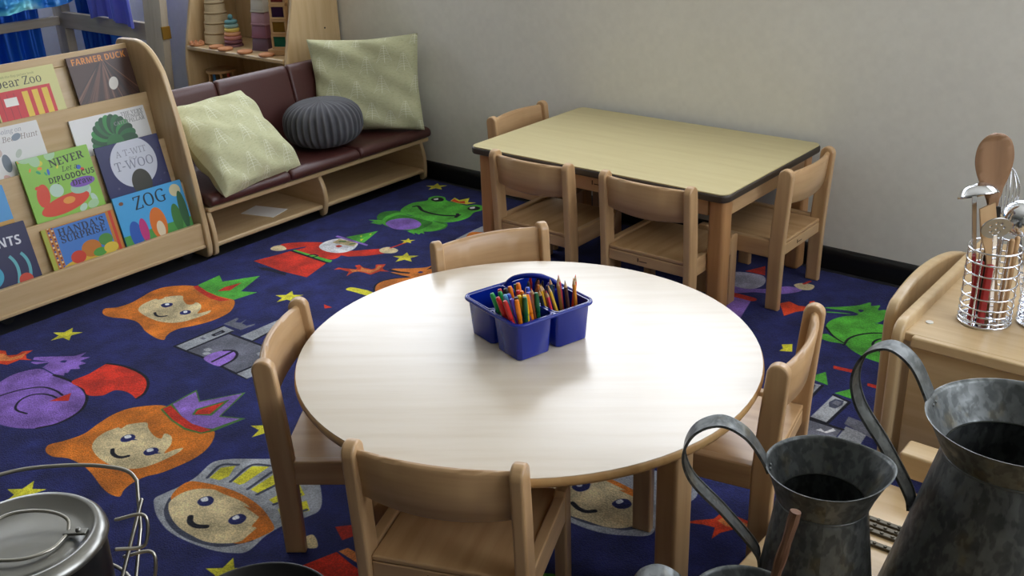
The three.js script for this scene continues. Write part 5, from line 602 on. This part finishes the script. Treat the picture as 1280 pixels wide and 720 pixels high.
  for (let k = 0; k < 26; k++) part('tassel', bar([-0.003 + 0.006 * rnd() + 0.03, 0.04 + 0.01 * k, 0.12], [0.022 + 0.01 * rnd(), 0.03 + 0.01 * k, 0.145], 0.0022, 6), plain('#7a1018', 0.95), fr);
  part('peg', bar([0.03, -0.012, 0], [0.03, 0.33, 0], 0.006), M.beech, fr);
}

// ---------------------------------------------------------------- low bench with galvanised jugs
const BEN = 0.12;
{
  const P = [1.95, 0, 1.8], t = thing('low_bench', 'low maple bench with a back board, carrying the galvanised jugs', 'bench', P);
  const at = (g) => merge(g).translate(-P[0], -P[1], -P[2]);
  part('bench_top', at(grain(box(0.80, 0.02, 1.12, 1.965, BEN - 0.01, 1.86, 0.005), 'x')), M.maple, t);
  part('back_board', at(grain(box(0.66, 0.055, 0.06, 2.03, 0.172, 1.272, 0.006), 'x')), M.maple, t);
  for (const x of [1.90, 2.30]) part('back_bracket', at(grain(box(0.03, 0.15, 0.03, x, 0.075, 1.27, 0.003), 'y')), M.maple, t);
  part('rear_rail', at(grain(box(0.66, 0.04, 0.03, 2.03, BEN - 0.042, 1.31, 0.005), 'x')), M.maple, t);
  for (const [x, z] of [[1.66, 1.38], [2.30, 1.38], [1.66, 2.34], [2.30, 2.34]]) part('leg', at(grain(box(0.05, BEN - 0.02, 0.05, x, (BEN - 0.02) / 2, z, 0.006), 'y')), M.maple, t);
  const metal = plain('#5a5448', 0.4, { metalness: 0.8 });
  [1.440, 1.458, 1.476, 1.512].forEach((z, i) => { const m = thing('metal_strip', ['patterned metal strip next to the bench back board', 'second patterned metal strip from the bench back board', 'third patterned metal strip from the bench back board', 'lone metal strip lying nearest the galvanised jugs'][i], 'strip', [1.79, BEN + 0.0005, z], 0.02, 'metal strips on the bench');
    part('bar', box(0.24, 0.006, 0.012, 0, 0.003, 0, 0.0015), metal, m); for (let k = 0; k < 12; k++) part('boss', cyl(0.003, 0.004, 0.003, -0.11 + 0.02 * k, 0.0068, 0, 8), metal, m); });
  const zinc = new THREE.MeshPhysicalMaterial({ metalness: 0.7, roughness: 0.42, map: dataTex(512, 512, (u, v) => {
    const a = fbm(u, v, 9, 9, 3, 4), b = fbm(u + a * 0.08, v + a * 0.05, 22, 14, 19, 3), c = fbm(u, v, 5, 5, 51, 3); let k = 99 + 36 * (a - 0.5) + 12 * Math.tanh((b - 0.5) * 14);
    const tan = Math.max(0, c - 0.56) * 5; return mixc([k, k + 3, k + 2], [k * 1.05, k * 0.98, k * 0.80], Math.min(1, tan)); }, true, 0.2), roughnessMap: dataTex(256, 256, (u, v) => { const k = 150 + 130 * (fbm(u, v, 16, 16, 8, 3) - 0.5); return [k, k, k]; }, false, 0.2) });
  zinc.roughness = 0.8;
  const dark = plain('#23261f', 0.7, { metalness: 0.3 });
  function jug(label, x, z, H, R, base, hx, hy, turn) {
    const o = thing('galvanised_jug', label, 'jug', [x, BEN + 0.0005, z], turn, 'galvanised metal jugs');
    const n = R * 0.75, b = R * base, yn = H - 0.058, w = 0.0016;
    const uvm = (g) => { const u = g.attributes.uv; for (let i = 0; i < u.count; i++) u.setXY(i, u.getX(i) * 2 * Math.PI * R, g.attributes.position.getY(i) + Math.hypot(g.attributes.position.getX(i), g.attributes.position.getZ(i)) * 0.5); return g; };
    part('body', uvm(lathe([[0.0002, 0], [b - 0.004, 0], [b, 0.004], [b * 0.99, 0.02], [n + (b - n) * 0.5, yn * 0.5], [n + 0.002, yn - 0.008], [n, yn], [n - w, yn], [n + (b - n) * 0.5 - w, yn * 0.5], [b * 0.98, 0.02], [b - 0.006, 0.004], [0.0002, 0.003]], 64)), zinc, o);
    // flared mouth, drawn out to a pouring lip on the side away from the handle (+x)
    const mouth = uvm(lathe([[n, yn], [n + 0.004, yn + 0.004], [n + (R - n) * 0.42, yn + (H - yn) * 0.4], [R * 0.97, H - 0.004], [R, H], [R + 0.0012, H + 0.001], [R - 0.002, H], [R * 0.955, H - 0.004], [n + (R - n) * 0.42 - w, yn + (H - yn) * 0.4], [n - w, yn + 0.003]], 64)), p = mouth.attributes.position;
    for (let i = 0; i < p.count; i++) { const k = Math.max(0, (p.getY(i) - yn) / (H - yn)), a = Math.atan2(p.getZ(i), p.getX(i)), q = Math.max(0, Math.cos(a)) ** 4 * k * k; p.setX(i, p.getX(i) + 0.012 * q * R / 0.1); p.setY(i, p.getY(i) + 0.010 * q * R / 0.1); }
    mouth.computeVertexNormals(); part('mouth', mouth, zinc, o);
    part('neck_bead', new THREE.TorusGeometry(n + 0.001, 0.0022, 8, 64).rotateX(Math.PI / 2).translate(0, yn, 0), zinc, o);
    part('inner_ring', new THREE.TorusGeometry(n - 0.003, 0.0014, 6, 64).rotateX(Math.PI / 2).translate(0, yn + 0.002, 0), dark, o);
    const yl = Math.max(0.02, H - 0.19 * hy), rb = n + (b - n) * (1 - yl / yn);   // where the strap meets the body
    const hd = part('handle', grain(strap([[-R + 0.006, H - 0.012], [-R - 0.004 * hx, H + 0.010 * hy], [-R - 0.030 * hx, H + 0.048 * hy], [-R - 0.064 * hx, H + 0.064 * hy], [-R - 0.098 * hx, H + 0.046 * hy], [-R - 0.114 * hx, H + 0.004 * hy], [-R - 0.104 * hx, H - 0.040 * hy], [(-R - 0.104 * hx - rb) / 2, (H - 0.04 * hy + yl + 0.02) / 2], [-rb - 0.006, yl + 0.018], [-rb - 0.002, yl]], 0.034 * Math.sqrt(hy), 0.0022, 70, 0.002), 'x'), zinc, o);
    for (const s of [-1, 1]) part('rivet', new THREE.SphereGeometry(0.0028, 8, 6).translate(-R + 0.008, H - 0.010, s * 0.006), zinc, hd);
    return o;
  }
  jug('smaller flared galvanised jug on the bench with looped strap handle', 1.743, 1.806, 0.33, 0.0895, 1.18, 1.10, 1.0, 0.44);
  jug('tall galvanised jug, largest of the three, with a wide flared mouth', 1.970, 1.690, 0.436, 0.124, 1.45, 1.0, 1.05, 0.02);
  jug('squat galvanised jug holding a brown stick', 1.745, 2.060, 0.248, 0.075, 1.15, 0.7, 0.6, 0.5);
  const st = solo('wooden_stick', 'brown wooden stick standing in the squat galvanised jug', 'stick', (() => { const rings = []; for (let i = 0; i <= 24; i++) { const r = 0.0075 + 0.0007 * Math.sin(i * 1.7), ring = []; for (let k = 0; k < 12; k++) { const a = -k / 12 * Math.PI * 2; ring.push([r * Math.cos(a) * (1 + 0.06 * Math.sin(3 * a + i)), i / 24 * 0.385, r * Math.sin(a)]); } rings.push(ring); } return grain(loft(rings, 1), 'y'); })(), woodMat([120, 82, 56], [70, 44, 28], 61, 0.7));
  st.position.set(1.735, BEN + 0.006, 2.068); st.quaternion.setFromUnitVectors(V(0, 1, 0), V(0.048, 0.375, -0.062).normalize());
}

// ---------------------------------------------------------------- mess tin, wire rack and pan on a stand at the near corner
{
  const R = V(0.764, 0, -0.645), F = V(-0.645, 0, -0.764), turn = 0.7015;
  const T0 = 0.40;
  const c0 = V(1.10, 0, 2.70).addScaledVector(F, -0.075).addScaledVector(R, 0.06);
  const st = thing('play_stand', 'low maple stand carrying the covered pot and black pan', 'stand', [c0.x, 0, c0.z], turn);
  part('top', grain(box(0.66, 0.02, 0.30, 0, T0 - 0.01, 0.0, 0.005), 'x'), M.maple, st);
  for (const [a, b] of [[-1, -1], [1, -1], [-1, 1], [1, 1]]) part('leg', grain(box(0.04, T0 - 0.02, 0.04, a * 0.29, (T0 - 0.02) / 2, b * 0.11, 0.005), 'y'), M.maple, st);
  const C = [1.030, T0 + 0.0005, 2.692], H = 0.118, Rr = 0.106;
  const o = thing('covered_pot', 'stainless steel pot with a domed lid and folding wire ring', 'pot', C, turn);
  part('body', lathe([[0.0002, 0], [Rr - 0.012, 0], [Rr - 0.006, 0.004], [Rr - 0.003, H], [Rr - 0.005, H], [Rr - 0.008, 0.006], [0.0002, 0.003]], 64), plain('#1d1d20', 0.35, { metalness: 0.5 }), o);
  const lid = part('lid', lathe([[0.0002, H + 0.009], [Rr * 0.62, H + 0.008], [Rr * 0.74, H + 0.006], [Rr * 0.86, H + 0.017], [Rr * 0.93, H + 0.018], [Rr, H + 0.010], [Rr + 0.002, H + 0.003], [Rr, H + 0.001], [Rr - 0.003, H + 0.006], [Rr * 0.93, H + 0.014], [Rr * 0.86, H + 0.013], [Rr * 0.74, H + 0.003], [0.0002, H + 0.005]], 72), M.steel, o);
  part('lid_ring', tube([[0.058, H + 0.012, -0.012], [0.052, H + 0.020, -0.03], [0.02, H + 0.026, -0.042], [-0.03, H + 0.026, -0.036], [-0.052, H + 0.022, 0.004], [-0.03, H + 0.017, 0.038], [0.02, H + 0.014, 0.042], [0.05, H + 0.012, 0.02], [0.058, H + 0.012, -0.008]], 0.0024, 80, 8), M.wire, lid);
  part('lid_bracket', [box(0.03, 0.004, 0.012, 0.068, H + 0.013, -0.012, 0.0015), new THREE.SphereGeometry(0.004, 10, 8).translate(0.072, H + 0.016, -0.012)], M.steel, lid);
  // wire rack round the pot
  const r = thing('wire_rack', 'bright wire rack with hooked loops standing around the steel pot', 'rack', C, turn);
  const q = 0.121; const arc = [[-0.13, H + 0.028, -0.02], [-0.115, H + 0.034, -0.085], [-0.06, H + 0.036, -0.125], [0.01, H + 0.036, -0.136], [0.07, H + 0.036, -0.130], [0.108, H + 0.034, -0.116], [0.120, H + 0.026, -0.106]];
  part('upper_wire', tube(arc, 0.0028, 60, 8), M.wire, r);
  const ex = arc[6];
  part('upright', [bar(ex, [q + 0.004, H - 0.03, -0.075], 0.0028), bar([q + 0.004, H - 0.03, -0.075], [q + 0.002, 0.003, 0.0], 0.0028)], M.wire, r);
  part('upright', bar([q + 0.016, H + 0.02, -0.07], [q - 0.016, 0.003, 0.05], 0.0028), M.wire, r);
  part('upright', bar(arc[0], [-q, 0.003, 0], 0.0028), M.wire, r);
  for (const y of [H - 0.005, H - 0.065]) part('side_loop', tube([[q - 0.006, y + 0.022, -0.03], [q + 0.028, y + 0.026, -0.034], [q + 0.034, y + 0.020, -0.032], [q + 0.030, y - 0.012, -0.022], [q + 0.024, y - 0.016, -0.02], [q - 0.006, y - 0.012, -0.012]], 0.0024, 50, 8), M.wire, r);
  const base = []; for (let i = 0; i < 24; i++) { const a = i / 24 * Math.PI * 2; base.push([q * Math.cos(a), 0.003, q * Math.sin(a)]); } part('base_wire', tube(base, 0.0028, 90, 8, true), M.wire, r);
  // black pan
  const pc = V(1.305, 0, 2.54); const pan = thing('black_pan', 'black frying pan with a plain round rim near the steel pot', 'pan', [pc.x, T0 + 0.0005, pc.z], turn);
  part('bowl', lathe([[0.0002, 0], [0.075, 0], [0.082, 0.004], [0.100, 0.044], [0.103, 0.046], [0.103, 0.048], [0.099, 0.047], [0.079, 0.007], [0.0002, 0.004]], 64), plain('#0a0a0b', 0.32), pan);
  part('handle', bar([0.10, 0.042, 0.02], [0.22, 0.055, 0.06], 0.008, 12), plain('#0a0a0b', 0.4), pan);
}
shadowed(scene);
renderer.render(scene, camera);
